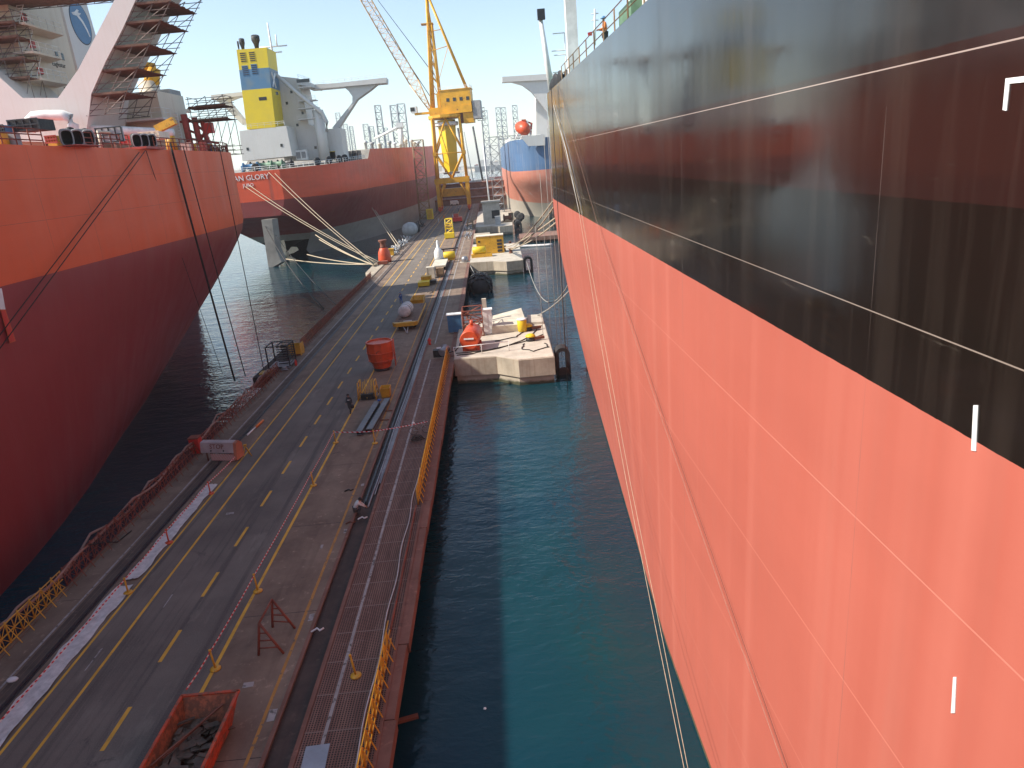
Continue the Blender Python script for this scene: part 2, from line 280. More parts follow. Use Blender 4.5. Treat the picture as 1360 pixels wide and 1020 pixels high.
# ------------------------------------------------------------------ hull paints (paint bands, weld seams, plate dents)
def hull_mat(name, bands, lines=(), seams=(), rough=.35, streak=(.3, (.25, .2, .16)), plate=.25, edge=.012, brush=None, bmp=.2, spec=.5, bands2=0, matte=None):
    n = NT(name); x, y, z = n.sep(); zz = n.math('ADD', z, n.math('MULTIPLY', n.math('SUBTRACT', n.noise(2.5, 4), .5), edge*2)); c = None
    for top, col in bands:       # from the keel up
        cv = n.mix(n.rng(n.noise(1, 5, .6, n.map((.05, .05, .22))), .3, .7), tuple(v*(1-plate) for v in col), tuple(min(1, v*(1+plate*.5)) for v in col))
        if c is None: c = cv
        else: c = n.mix(n.math('GREATER_THAN', zz, last), c, cv)
        last = top
    if streak: c = n.mix(n.rng(n.noise(1, 6, .7, n.map((.9, .9, .05))), .52, .8, 0, streak[0]), c, streak[1])
    if brush: c = n.mix(n.rng(n.noise(1, 4, .6, n.map((.3, .3, .015))), brush[0], brush[0]+.12, 0, brush[1]), c, brush[2])
    c = n.mix(n.rng(n.noise(1.7, 7, .75), .70, .80, 0, .25), c, tuple(min(1, v*1.6+.04) for v in bands[-1][1]))
    if bands2:       # plate stiffeners showing through the paint, and fender scuffs on the dark band
        b = n.rng(n.noise(1, 2, .4, n.map((.5, .95, .012))), .5, .72, 0, bands2); b = n.math('MULTIPLY', b, n.math('LESS_THAN', z, matte)); c = n.mix(b, c, (.62, .24, .18))
        sc = n.math('MULTIPLY', n.rng(n.noise(1, 7, .72, n.map((.3, .22, 1.5))), .62, .72, 0, .55), n.math('MULTIPLY', n.math('GREATER_THAN', z, matte), n.math('LESS_THAN', z, 22.5))); c = n.mix(sc, c, (.09, .075, .06))
    for zl, wv, col, a in lines: c = n.mix(n.math('MULTIPLY', n.line(z, zl, wv), a), c, col)
    for yl, wv, col, a in seams: c = n.mix(n.math('MULTIPLY', n.line(y, yl, wv), n.rng(n.noise(1, 3, .5, n.map((1, 1, .5))), .35, .6, 0, a)), c, col)
    n.set(Base_Color=c, Roughness=n.rng(n.noise(1, 6, .65, n.map((.5, .5, .10))), .3, .7, rough-.08, rough+.12))
    if matte: n.set(Roughness=n.math('ADD', n.rng(n.noise(1, 6, .65, n.map((.5, .5, .10))), .3, .7, rough-.06, rough+.10), n.math('MULTIPLY', n.math('LESS_THAN', z, matte), .38)))
    frames = n.noise(1, 2, .4, n.map((.55, .55, .03))); plates = n.noise(1, 3, .5, n.map((.22, .22, .16)))
    n.bump(n.math('ADD', n.math('MULTIPLY', frames, .7), plates), bmp, .12); n.set(Specular_IOR_Level=spec); return n.m

def loft(stations, close=True):   # stations: list of lists of points from waterline up to the deck, on one side; mirrored by 'mirror'
    mb = MB(); mb.grid(stations); return mb

ZS = [-2.5, -1, 0, 1.2, 2.6, 4.2, 6, 8, 10, 12, 14, 16, 17.2, 18.6, 20, 22, 24, 26]
# --- black and coral tanker on the right: near side at X = 6.5
def rdeck(y): return 28.16 + max(0, (y-29))*.0135
RC, RB = 30.0, 23.5        # centreline X, half beam
def rx(y, z):
    ins = .056*math.sqrt(max(0, y-25)**2+9)-.168 if y > 15 else 0; ins = max(0, ins)*(max(0, 1-z/18.0)**1.35)
    if y > 73: t = min(1, (y-73)/34); ins += RB*(1-math.sqrt(max(0, 1-t*t)))
    return min(RC, 6.5+ins)
ys = [-120, -60, -20, 0, 8, 16, 22, 28, 34, 40, 46, 52, 58, 63, 67, 70, 72, 73.5, 75, 77, 80, 84, 88, 93, 98, 102, 105, 107]
st = []
for y in ys:
    zz = ZS + [rdeck(y)]; st.append([V((rx(y, z), y, z)) for z in zz])
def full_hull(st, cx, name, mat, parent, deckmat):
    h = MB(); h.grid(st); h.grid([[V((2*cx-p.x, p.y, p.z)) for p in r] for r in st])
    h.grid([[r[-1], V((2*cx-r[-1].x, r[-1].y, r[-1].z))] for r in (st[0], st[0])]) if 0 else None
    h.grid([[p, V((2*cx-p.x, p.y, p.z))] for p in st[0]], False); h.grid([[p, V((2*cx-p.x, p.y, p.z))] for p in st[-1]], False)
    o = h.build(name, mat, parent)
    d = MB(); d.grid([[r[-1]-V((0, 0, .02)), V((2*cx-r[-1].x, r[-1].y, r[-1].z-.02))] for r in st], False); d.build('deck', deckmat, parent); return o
RT = thing('tanker_ship', 'black and coral red tanker filling the right side, white pole on its deck', 'ship', (RC, 0, 0))
CORAL = (.405, .104, .071); BLK = (.0115, .0080, .0064)
full_hull(st, RC, 'hull', hull_mat('black_coral_hull', [(.22, (.09, .065, .035)), (18.68, CORAL), (21.9, BLK), (24.0, (.024, .0105, .009)), (40, (.021, .020, .0205))],  # dark red band above the black: left ship's reflection put into the colour
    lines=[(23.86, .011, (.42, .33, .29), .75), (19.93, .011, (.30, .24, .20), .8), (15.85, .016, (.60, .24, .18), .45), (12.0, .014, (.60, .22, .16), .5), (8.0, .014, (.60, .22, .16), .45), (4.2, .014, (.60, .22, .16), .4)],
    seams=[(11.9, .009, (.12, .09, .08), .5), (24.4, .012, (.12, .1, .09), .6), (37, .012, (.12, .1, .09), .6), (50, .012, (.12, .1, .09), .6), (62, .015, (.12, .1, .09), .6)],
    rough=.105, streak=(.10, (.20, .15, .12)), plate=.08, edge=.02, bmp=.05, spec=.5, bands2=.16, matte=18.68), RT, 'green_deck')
def patch_x(name, pts, mat, parent, x, th=.012):   # painted mark: thin plate lying on a hull side, pts = (y, z)
    mb = MB(); mb.prism([(x, a, b) for a, b in pts], (-th, 0, 0)); return mb.build(name, mat, parent)
def px(p): q = atx(p[0], p[1], 6.5); return (q.y, q.z)
patch_x('hull_mark', [px(p) for p in ((1294, 538), (1300, 538), (1297, 599), (1291, 598))], 'white', RT, 6.497)
patch_x('hull_mark', [px(p) for p in ((1267, 899), (1271, 899), (1269, 947), (1264, 947))], 'white', RT, 6.497)
a = [px(p) for p in ((1337, 104), (1420, 94), (1420, 103), (1342, 111), (1338, 147), (1333, 146))]; patch_x('hull_mark', a, 'white', RT, 6.497)

# --- red and orange tanker on the left: side at X = -31.5
LC, LB = -61.5, 30.0
LT_ = [(20, 0), (37, .12), (43, 1.0), (51, 2.5), (64, 6.1), (80, 10.2), (94, 14.8), (110, 19.3), (118, 20.8), (124, 21.8), (132, 22.3), (142, 24)]
LS_ = [(86, 0), (90, .1), (94, .5), (100, 2.6), (106, 6), (112, 10.5), (118, 14.5), (126, 18), (134, 20.5), (141, 22.5)]
def interp(tab, x):
    if x <= tab[0][0]: return tab[0][1]
    for (a, b), (c, d) in zip(tab, tab[1:]):
        if x <= c: return b+(d-b)*(x-a)/(c-a)
    return tab[-1][1]
def lx(y, z):
    ins = interp(LT_, y)*max(0, 1-max(z, 0)/18.0)**1.15 + (.9 if y < 37 else .6)*max(0, 1-max(z, 0)/5.0)**2*.8
    ins += interp(LS_, y)
    return max(LC+1, -31.5-ins)
ys = [-140, -60, -10, 10, 20, 28, 34, 38, 43, 48, 54, 60, 66, 72, 78, 84, 88, 90, 92, 94, 97, 101, 105, 108, 110, 112, 115, 118, 121, 124, 128, 132, 136, 139, 140.5, 141]
st = [[V((lx(y, z), y, z)) for z in ZS+[26.65]] for y in ys]
LT = thing('tanker_ship', 'orange and maroon tanker on the left with scaffolded white bridge wing', 'ship', (LC, 0, 0))
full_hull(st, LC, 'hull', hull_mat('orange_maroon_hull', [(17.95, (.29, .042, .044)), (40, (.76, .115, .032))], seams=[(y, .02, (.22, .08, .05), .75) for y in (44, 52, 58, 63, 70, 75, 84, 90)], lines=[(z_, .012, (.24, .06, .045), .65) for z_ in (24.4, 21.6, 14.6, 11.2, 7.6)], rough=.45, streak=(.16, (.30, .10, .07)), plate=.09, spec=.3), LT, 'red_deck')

def pl_(*pp): return [(lambda q: (q.y, q.z))(atx(x, y, -31.5)) for x, y in pp]
patch_x('hull_mark', pl_((-5, 383), (2, 383), (7, 411), (0, 411)), 'white', LT, -31.485); patch_x('hull_mark', pl_((0, 411), (7, 411), (21, 453), (13, 456)), 'orange', LT, -31.485); patch_x('hull_mark', pl_((1, 413), (6, 413), (19, 452), (14, 454)), 'red', LT, -31.470)
# --- orange and maroon tanker ahead (stern towards us)
GC = lambda y: -64+(y-198)*.1
GE = [(198, 8.5), (201, 12.5), (206, 17), (215, 20.0), (232, 21.0), (250, 20.3), (275, 20.3), (300, 20.0), (330, 19.0), (360, 18.2), (400, 15.4), (430, 12), (455, 7.5), (470, 3), (476, .3)]
def gdeck(y): return interp([(198, 25.4), (232, 26.6), (244, 26.9), (249, 30.0), (320, 31.2), (400, 32.8), (480, 35)], y)
GI = [(198, 8.2), (206, 16.2), (215, 18.6), (225, 17.2), (240, 12), (260, 6.5), (285, 2.6), (310, .8), (380, 0), (400, 1), (430, 3.5), (476, 5)]
def gx(y, z):
    hb = interp(GE, y); k = max(0, 1-max(z, 0)/17.5); ins = interp(GI, y)*(k**1.1)
    return GC(y)+max(.4 if z < 14 else .25, hb-ins)
def gz0(y): return interp([(198, 13.5), (204, 11.5), (210, 8.5), (216, 4.5), (222, 0), (228, -2.5)], y)
st = []
for y in (198, 199, 200.5, 203, 206, 210, 215, 220, 226, 232, 240, 244, 249, 256, 265, 275, 287, 300, 315, 330, 345, 360, 380, 400, 415, 430, 445, 455, 463, 470, 476):
    z0, z1 = gz0(y), gdeck(y); lv = [0, .05, .11, .18, .26, .34, .42, .5, .58, .66, .74, .82, .9, 1]; st.append([V((gx(y, z0+(z1-z0)*t), y, z0+(z1-z0)*t)) for t in lv])
GT = thing('tanker_ship', 'orange tanker with yellow and blue funnel, stern and rudder towards the viewer', 'ship', (-64, 198, 0))
h = MB(); h.grid(st); mir = [[V((2*GC(p.y)-p.x, p.y, p.z)) for p in r] for r in st]; h.grid(mir)
h.grid([[a, b] for a, b in zip(st[0], mir[0])], False); h.grid([[st[0][0], mir[0][0]], [st[1][0], mir[1][0]], [st[2][0], mir[2][0]], [st[3][0], mir[3][0]], [st[4][0], mir[4][0]], [st[5][0], mir[5][0]], [st[6][0], mir[6][0]]], False)
h.build('hull', hull_mat('stern_tanker_hull', [(7.2, (.34, .31, .27)), (17.6, (.22, .034, .03)), (60, (.68, .085, .028))], seams=[(y, .08, (.16, .04, .03), .9) for y in (236, 262, 290, 305, 318)], rough=.5, streak=(.3, (.20, .07, .05)), plate=.2, edge=.15, brush=(.62, .5, (.18, .06, .05))), GT)
d = MB(); d.grid([[a[-1]-V((0, 0, .05)), b[-1]-V((0, 0, .05))] for a, b in zip(st, mir)], False); d.build('deck', 'boot_grey', GT)

# --- blue and pink tanker at the far right, stern towards us
BC = 30.0
def bx(y, z):
    hb = interp([(264, 9), (265, 13), (267, 16.5), (271, 19), (278, 20.6), (300, 21.4), (460, 21), (500, 0.3)], y); ins = interp([(264, 19), (275, 14), (290, 8), (315, 2), (330, 0)], y)*max(0, 1-z/15)**.9
    return BC-max(.5, hb-ins)
st = [[V((bx(y, z), y, z)) for z in [interp([(264, 9), (270, 5), (278, 0), (290, -2)], y)*(1-t)+(29.2+(0 if y < 330 else 0))*t for t in [i/12 for i in range(13)]]] for y in (264, 265, 266.5, 269, 272, 278, 285, 292, 300, 315, 330, 400, 460, 485, 500)]
BT = thing('tanker_ship', 'blue and pink tanker far off behind the black hull, orange lifeboat on its stern', 'ship', (BC, 264, 0))
h = MB(); h.grid(st); mir = [[V((2*BC-p.x, p.y, p.z)) for p in r] for r in st]; h.grid(mir); h.grid([[a, b] for a, b in zip(st[0], mir[0])], False)
for i in range(9): h.add([st[i][0], mir[i][0], mir[i+1][0], st[i+1][0]], [(0, 1, 2, 3)])
h.build('hull', hull_mat('blue_pink_hull', [(6.0, (.42, .38, .32)), (18.2, (.50, .19, .13)), (60, (.07, .145, .27))], rough=.5, streak=(.45, (.5, .42, .34)), plate=.15, edge=.15, brush=(.60, .4, (.5, .5, .5))), BT)
d = MB(); d.grid([[a[-1]-V((0, 0, .05)), b[-1]-V((0, 0, .05))] for a, b in zip(st, mir)], False); d.build('deck', 'grey', BT)
# ------------------------------------------------------------------ generic builders
def railing(mb, pts, h=1.1, step=1.6, r=.03, rails=(1, .55)):
    for a, b in zip(pts, pts[1:]):
        a, b = V(a), V(b); n = max(1, round((b-a).length/step))
        for i in range(n+1): p = a.lerp(b, i/n); mb.tube(p, p+V((0, 0, h)), r, 4)
        for f in rails: mb.tube(a+V((0, 0, h*f)), b+V((0, 0, h*f)), r*.9, 4)
    return mb
def lattice(mb, corners0, corners1, bays, r, rb, brace=True):    # four-legged lattice between two quads
    c0 = [V(c) for c in corners0]; c1 = [V(c) for c in corners1]; n = len(c0)
    for a, b in zip(c0, c1): mb.tube(a, b, r, 5)
    for k in range(bays+1):
        ra = [a.lerp(b, k/bays) for a, b in zip(c0, c1)]
        for i in range(n): mb.tube(ra[i], ra[(i+1) % n], rb, 4, cap=False)
        if k < bays and brace:
            rn = [a.lerp(b, (k+1)/bays) for a, b in zip(c0, c1)]
            for i in range(n):
                j = (i+1) % n; mb.tube(ra[i], rn[j], rb, 4, cap=False) if (k+i) % 2 else mb.tube(ra[j], rn[i], rb, 4, cap=False)
    return mb
def sq(cx, cy, z, w, d): return [(cx-w/2, cy-d/2, z), (cx+w/2, cy-d/2, z), (cx+w/2, cy+d/2, z), (cx-w/2, cy+d/2, z)]
def scaffold(label, cx, cy, w, d, levels, z0, lean=None, group=None, parent=None):
    t = thing('scaffold_tower', label, 'scaffold', (cx, cy, z0), group)
    fr = MB(); top = levels[-1]+1.3; lean = lean or (lambda z: 0)
    nx = max(2, round(w/2)+1)
    zs = [z0]+list(levels)+[top]
    for i in range(nx):
        for yy in (cy-d/2, cy+d/2):
            for a, b in zip(zs, zs[1:]): fr.tube((cx-w/2+w*i/(nx-1)+lean(a), yy, a), (cx-w/2+w*i/(nx-1)+lean(b), yy, b), .045, 4, cap=False)
    for a, b in zip(zs, zs[1:]):
        for yy in (cy-d/2, cy+d/2):
            for h in (0, .55, 1.1): 
                if b > a+1.2 or h == 0: fr.tube((cx-w/2+lean(a+h)-.3, yy, a+h), (cx+w/2+lean(a+h)+.3, yy, a+h), .04, 4, cap=False)
            for i in range(nx-1):
                x0 = cx-w/2+w*i/(nx-1); x1 = x0+w/(nx-1); fr.tube((x0+lean(a), yy, a), (x1+lean(b), yy, b), .035, 4, cap=False)
    for z in zs:
        for i in (0, nx-1): xx = cx-w/2+w*i/(nx-1)+lean(z); fr.tube((xx, cy-d/2-.3, z), (xx, cy+d/2+.3, z), .04, 4, cap=False)
    fr.build('tube_frame', 'scaf_tube', t)
    for z in levels:
        p = MB(); k = 0; yy = cy-d/2
        while yy < cy+d/2-.05: p.box((cx+lean(z)+random.uniform(-.15, .15), yy+.13, z-.03+random.uniform(-.015, .015)), (w+.5, .24, .06)); yy += .26
        p.box((cx+lean(z), cy-d/2-.06, z+.1), (w+.3, .04, .22)); p.build('plank_deck', 'plank', t)
    return t

# ------------------------------------------------------------------ left tanker: bridge wing, house, funnel
DZ = 26.65
YB = 84.0; YT = 8.5
def pb(x, y): q = aty(x, y, YB); return (q.x, q.y, q.z)
br = MB(); br.prism([pb(*p) for p in ((-70, 185), (-70, 45), (0, 103), (30, 130), (77, 130), (104, 92), (152, 0), (170, -34), (205, -34), (180, 0), (162, 40), (140, 82), (121, 125), (118, 152), (112, 190))], (0, YT, 0))
br.build('bridge_wing_bracket', 'ship_white', LT)
wb = MB(); wb.bb((-66, YB-.02, 45.2), (-32.0, YB+YT+.02, 48.4)); wb.bb((-66, YB+.4, 48.4), (-32.5, YB+.5, 49.7)); wb.build('bridge_wing', 'ship_white', LT)
# house: side face looks to +X
HX = -51.3
hs = MB(); hs.bb((-71, atx(25, 60, HX).y, DZ), (HX, atx(92, 60, HX).y, 51)); hs.build('deckhouse', 'ship_cream', LT)
for k, (p0, p1) in enumerate((((33, 32), (85, 48)), ((45, 70), (83, 80)), ((56, 106), (92, 113)))):
    qa, qb = atx(p0[0], p0[1], HX+2.3), atx(p1[0], p1[1], HX+2.3); z = qa.z; s = MB()
    s.prism([(HX, qa.y, z), (HX+2.3, qa.y, z), (HX+2.3, qb.y, z), (HX, qb.y+1.6, z)], (0, 0, .22)); b = s.build('side_platform', 'ship_cream', LT)
    r = MB(); railing(r, [(HX+2.25, qa.y, z+.22), (HX+2.25, qb.y, z+.22)], 1.1, 1.4, .035); r.build('handrail', 'white', b)
    st_ = MB(); p, q = V((HX+1.0, qa.y+.6, z+.2)), V((HX+1.0, qa.y+3.2, z+3.5))
    for o in (-.35, .35): st_.tube(p+V((o, 0, 0)), q+V((o, 0, 0)), .06, 4)
    for i in range(10): st_.tube(p.lerp(q, i/9)+V((-.35, 0, 0)), p.lerp(q, i/9)+V((.35, 0, 0)), .05, 4)
    st_.build('stair', 'white', LT); e = MB(); e.bb((HX+.003, qa.y+3.6, z+1.2), (HX+.3, qa.y+4.3, z+1.9)); e.build('hose_cabinet', 'red', LT)
for k in range(3):
    for yy in (95.6, 96.8): MB().bb((HX+.003, yy, 31.2+k*4), (HX+.05, yy+.55, 32+k*4)).build('window', 'glass', LT)
_q = atx(78, 86, HX); text('house_lettering', 'Eaglestar', .8, 'dark_steel', LT, (HX+.02, _q.y, _q.z), (0, 1, 0), (0, 0, 1), .01)
# funnel with oval emblem
FX = -58.3
fc = MB(); fc.bb((-67, atx(84, 15, FX).y-2.5, DZ), (FX-.35, atx(84, 15, FX).y-.02, 57)); fc.build('funnel_casing', 'cream', LT)
fn = MB(); _a, _b = atx(116, 8, FX), atx(131, 60, FX); _k = (_a.y-_b.y)/(_a.z-_b.z); fn.prism([(FX, atx(84, 15, FX).y, DZ), (FX, _b.y+_k*(DZ-_b.z), DZ), (FX, _b.y+_k*(57-_b.z), 57), (FX, atx(84, 15, FX).y, 57)], (-7, 0, 0)); f_ = fn.build('funnel', 'ship_white', LT)
ec = V(atx(107, 31, FX)); 
def ell(mb, ry, rz, x, n=36): return mb.prism([(x, ec.y+ry*math.cos(2*math.pi*i/n), ec.z+rz*math.sin(2*math.pi*i/n)) for i in range(n)], (.02, 0, 0))
ell(MB(), 2.75, 2.95, FX+.004).build('emblem_rim', 'dark_steel', f_); ell(MB(), 2.6, 2.8, FX+.028).build('emblem_disc', 'funnel_blue', f_)
bd_ = MB(); x = FX+.05
bd_.prism([(x, ec.y+a*2.05, ec.z+b*1.2) for a, b in ((-.95, .95), (-.5, 1.15), (-.1, 1.55), (.15, 1.45), (-.1, 1.2), (.35, 1.2), (.0, .85), (.4, .35), (.75, -.5), (.9, -1.3), (.78, -1.35), (.55, -.6), (.15, .2), (-.35, .75), (-.8, .72))], (.02, 0, 0)); bd_.build('emblem_bird', 'white', f_)
# lower block, walkway and pipes beside the bracket
lb = MB(); q0 = aty(122, 150, 95); q1 = aty(214, 150, 95); lb.bb((q0.x, 95, DZ), (q1.x, 103, 34.6)); lb.build('deckhouse', 'ship_cream', LT)
zt = aty(150, 161, 92.5).z; pl = MB(); pl.bb((aty(98, 160, 92.5).x, 92.5, zt-.25), (aty(217, 160, 92.5).x, 95, zt)); w_ = pl.build('walkway', 'ship_white', LT)
r = MB(); x0, x1 = aty(98, 160, 92.5).x, aty(217, 160, 92.5).x; railing(r, [(x0, 92.55, zt), (x1, 92.55, zt), (x1, 95, zt)], 1.1, 1.3, .03); r.build('handrail', 'white', w_)
pp = MB(); pz = lambda x, y, Y: V(aty(x, y, Y))
pp.path([pz(40, 175, 82), pz(40, 160, 82), pz(45, 155, 82), pz(62, 153, 82), pz(84, 153, 82), pz(92, 156, 82), pz(97, 165, 82), pz(98, 185, 82)], .55, 10); pp.build('vent_pipe', 'white', LT)
pp = MB(); pp.path([pz(105, 172, 85), pz(150, 173, 85), pz(230, 177, 85)], .5, 10); pp.build('vent_pipe', 'white', LT)
# deck edge rail
for seg in ((30, 44, 54.6), (59.8, 67.4), (72.4, 86, 92, 96, 101, 107, 114, 121, 130, 140)):
    rl = MB(); railing(rl, [(lx(y, 26)-.25, y, DZ) for y in seg], 1.15, 1.5, .05, (1, .66, .33)); rl.build('deck_railing', 'rust_red', LT)
random.seed(21)
for i in range(26):      # pipes, vents and lockers along the side deck
    y = random.choice([random.uniform(46, 54), random.uniform(60, 67), random.uniform(73, 92), random.uniform(73, 110)]); x = lx(y, 26)-random.uniform(.8, 3.2); h_ = random.uniform(.5, 1.6); k = i % 4; m_ = MB()
    if k == 0: m_.lathe([(.18, 0), (.18, h_), (.34, h_+.05), (.34, h_+.3), (.1, h_+.4)], (x, y, DZ-.02), 8)
    elif k == 1: m_.box((x, y, DZ+h_*.4), (random.uniform(.5, 1.3), random.uniform(.5, 1.4), h_*.8))
    elif k == 2: m_.path([(x, y-1.2, DZ), (x, y-1.2, DZ+h_), (x, y+1.2, DZ+h_), (x, y+1.2, DZ)], .12, 6)
    else: m_.lathe([(.32, 0), (.36, .08), (.36, .8), (.3, .9)], (x, y, DZ-.02), 10)
    nm_ = ('deck_vent', 'deck_locker', 'pipe_loop', 'oil_drum')[k]; tag(m_.build(nm_, random.choice(['red_deck', 'rust_red', 'cloth_grey', 'cream', 'funnel_blue', 'black', 'white', 'yellow'])), ('vent post', 'small locker', 'pipe loop', 'drum')[k]+' among the gear on the side deck of the left ship', ('vent', 'locker', 'pipe', 'drum')[k], 'deck gear along the left ship railing')
# the two trios of black fairlead trunks at the deck edge
for trio, (pxs, py, Y) in enumerate((((89, 103, 118), 183, 57.0), ((182, 192, 202), 187, 69.5))):
    for x in pxs:
        c = aty(x, py, Y+(x-pxs[0])*.15); w2 = .43 if trio == 0 else .40; h2 = .62; ax = V((.55, -.8, -.12)).normalized(); a = ax.cross(V((0, 0, 1))).normalized(); b = a.cross(ax).normalized()
        rr = lambda s, d: [c+ax*d+a*(w2*s*math.copysign(abs(math.cos(t))**.6, math.cos(t)))+b*(h2*s*math.copysign(abs(math.sin(t))**.6, math.sin(t))) for t in [2*math.pi*i/16 for i in range(16)]]
        mb = MB(); rows = [rr(1, -.9), rr(1, 0), rr(.8, .02), rr(.78, -.8)]; mb.grid([g+[g[0]] for g in rows]); mb.add(rr(.78, -.8), [tuple(range(16))]); mb.add(rr(1, -.9), [tuple(range(16))]); fl_ = mb.build('fairlead', 'rubber', LT); mb = MB(); rows = [rr(1.01, -.02), rr(1.06, .05), rr(.86, .09), rr(.82, .0)]; mb.grid([g+[g[0]] for g in rows]); mb.build('rim', 'grey', fl_)
    c = aty(pxs[1], py, Y+2); s = MB(); s.bb((c.x-1.9, c.y-2.6, DZ), (c.x+1.2, c.y+1.4, c.z-.62)); s.build('fairlead_base', 'red_deck', LT)
# crates, drums and hoses on the deck edge (each a thing)
def deck_box(name, label, cat, px0, py0, px1, py1, Y, d, mat, frame=None):
    a, b = aty(px0, py1, Y), aty(px1, py0, Y); t = thing(name, label, cat, ((a.x+b.x)/2, Y+d/2, a.z)); mb = MB(); mb.bb((a.x, Y, a.z), (b.x, Y+d, b.z)); mb.build('shell', mat, t)
    if frame:
        f2 = MB(); n = 4
        for i in range(n+1): x = a.x+(b.x-a.x)*i/n; f2.bb((x-.05, Y-.06, a.z), (x+.05, Y, b.z))
        for z in (a.z, (a.z+b.z)/2, b.z): f2.bb((a.x-.05, Y-.08, z-.05), (b.x+.05, Y-.062, z+.05))
        f2.build('frame', frame, t)
    return t
deck_box('equipment_crate', 'dark blue framed crate standing on the left ship deck beside the fairleads', 'crate', 14, 157, 49, 175, 55, 2, 'black', 'dark_steel')
deck_box('steel_box', 'small pale blue box at the left edge on the left ship deck', 'box', -6, 166, 4, 176, 54, 1.5, 'funnel_blue', 'dark_steel')
deck_box('gas_bottle_rack', 'yellow rack behind the left ship railing, left of the first fairlead trio', 'rack', 62, 180, 74, 190, 58, 1, 'yellow', 'red_deck')
deck_box('winch_housing', 'red winch housing behind the second black fairlead trio', 'winch', 160, 180, 178, 192, 72, 2, 'red', 'red_deck')
deck_box('louvre_box', 'pale orange ribbed box behind the second black fairlead trio', 'box', 186, 174, 210, 186, 76, 2.5, 'cream', 'cream')
deck_box('tool_rack', 'grey framed open tool stand between the two fairlead trios', 'frame', 131, 168, 160, 190, 66, .3, 'cloth_grey', 'dark_steel')
# yellow provision crane by the house
t = thing('deck_crane', 'cream yellow pedestal crane beside the white bridge wing bracket', 'crane', (-38, 106, DZ))
q = aty(203, 138, 106); mb = MB(); mb.lathe([(1.8, 0), (1.8, 6.2), (1.4, 6.8), (1.3, 11)], (q.x, 106, DZ-.5), 14); mb.build('pedestal', 'cream', t)
q1 = aty(180, 88, 106); q2 = aty(205, 90, 106); mb = MB(); mb.tube((q.x, 106, 36), (q2.x, 106, q2.z), 1.1, 8, .8); mb.path([(q2.x, 106, q2.z), (q1.x-1, 106, q1.z+.5), (q1.x-5, 105, q1.z-1)], .6, 8); mb.build('jib', 'crane_yellow', t)
mb = MB(); c = aty(220, 132, 104); mb.bb((c.x-1.0, 102.5, c.z-1), (c.x+1.4, 106, c.z+1.1)); mb.build('cab', 'grey', t); mb = MB(); mb.bb((q.x-2.4, 101.6, c.z-1.6), (c.x+1.8, 107.4, c.z-1.25)); mb.build('platform', 'cream', t)
# davit crane lying on deck, red A-frame mast at the stern
t = thing('davit_arm', 'yellow davit arm lying across the left ship deck right of the fairleads', 'davit', (-33, 80, DZ)); a, b = aty(208, 172, 80), aty(232, 160, 80); mb = MB(); mb.box((a+b)/2, ((b-a).length, .7, .75), M4=Matrix.Rotation(-math.atan2(b.z-a.z, b.x-a.x), 3, 'Y')); mb.build('arm', 'yellow', t); mb = MB(); mb.lathe([(.6, 0), (.5, 1.6)], (a.x+1.2, 80, DZ), 10); mb.build('post', 'yellow', t)
t = thing('mooring_mast', 'red derrick mast frame on the stern deck of the left ship', 'mast', (-38, 100, DZ)); YM = 100
for p, q_, r_ in (((244, 152), (254, 198), .42), ((258, 156), (268, 200), .35), ((268, 160), (280, 202), .3)): mb = MB(); mb.tube(aty(*p, YM), aty(*q_, YM), r_, 8); mb.build('mast_post', 'red_deck', t)
mb = MB()
for p, q_ in (((244, 154), (277, 178)), ((248, 172), (278, 184)), ((236, 162), (262, 161)), ((250, 184), (290, 190)), ((262, 196), (276, 166))): mb.tube(aty(*p, YM+.3), aty(*q_, YM+.3), .16, 6)
mb.build('cross_brace', 'red_deck', t); mb = MB(); c = aty(278, 170, YM); mb.box(c, (1, .8, 1.3)); mb.build('winch_box', 'red', t)
mb = MB(); p, q_ = aty(240, 150, YM-1), aty(250, 196, YM-1)
for o in (-.3, .3): mb.tube(p+V((o-.8, 0, 0)), q_+V((o-.8, 0, 0)), .05, 4)
for i in range(13): mb.tube(p.lerp(q_, i/12)+V((-1.1, 0, 0)), p.lerp(q_, i/12)+V((-.5, 0, 0)), .04, 4)
mb.build('ladder', 'white', t)
for i, (x_, y_, lb) in enumerate(((-37.2, 98.5, 'red mooring winch left of the red mast on the left ship stern'), (-38.6, 104, 'red mooring winch behind the red mast on the left ship stern'), (-41.5, 110, 'red mooring winch farthest aft on the left ship stern'))):
    t = thing('mooring_winch', lb, 'winch', (x_, y_, DZ)); MB().lathe([(.9, -1.3), (.9, -1.15), (.5, -1.15), (.5, 1.15), (.9, 1.15), (.9, 1.3)], (x_, y_, DZ+1.1), 14, (1, .3, 0)).build('drum', 'red_deck', t); MB().box((x_-1.7, y_-.4, DZ+.9), (.7, 1.2, 1.8)).build('gear_case', 'red', t); MB().box((x_, y_, DZ+.12), (4.2, 1.8, .25)).build('base', 'rust_red', t)
    m_ = MB(); [m_.path([V((x_+1.6+.5*k, y_-1.5, DZ)), V((x_+1.6+.5*k, y_-1.5, DZ+.9)), V((x_+1.9+.5*k, y_-1.5, DZ+1.15)), V((x_+2.2+.5*k, y_-1.5, DZ+.9)), V((x_+2.2+.5*k, y_-1.5, DZ))], .06, 5) for k in range(3)]; tag(m_.build('guard_hoops', 'tower_rust' if 'tower_rust' in M else 'rust_red'), 'rusty guard hoops beside a red winch on the left ship stern', 'guard', 'guard hoops by the red winches')
c = aty(276, 150, 101); scaffold('dark scaffold tower standing over the red mast at the stern of the left ship', c.x+.6, 101, 4.6, 3, (c.z-1.0, c.z+.6), DZ)
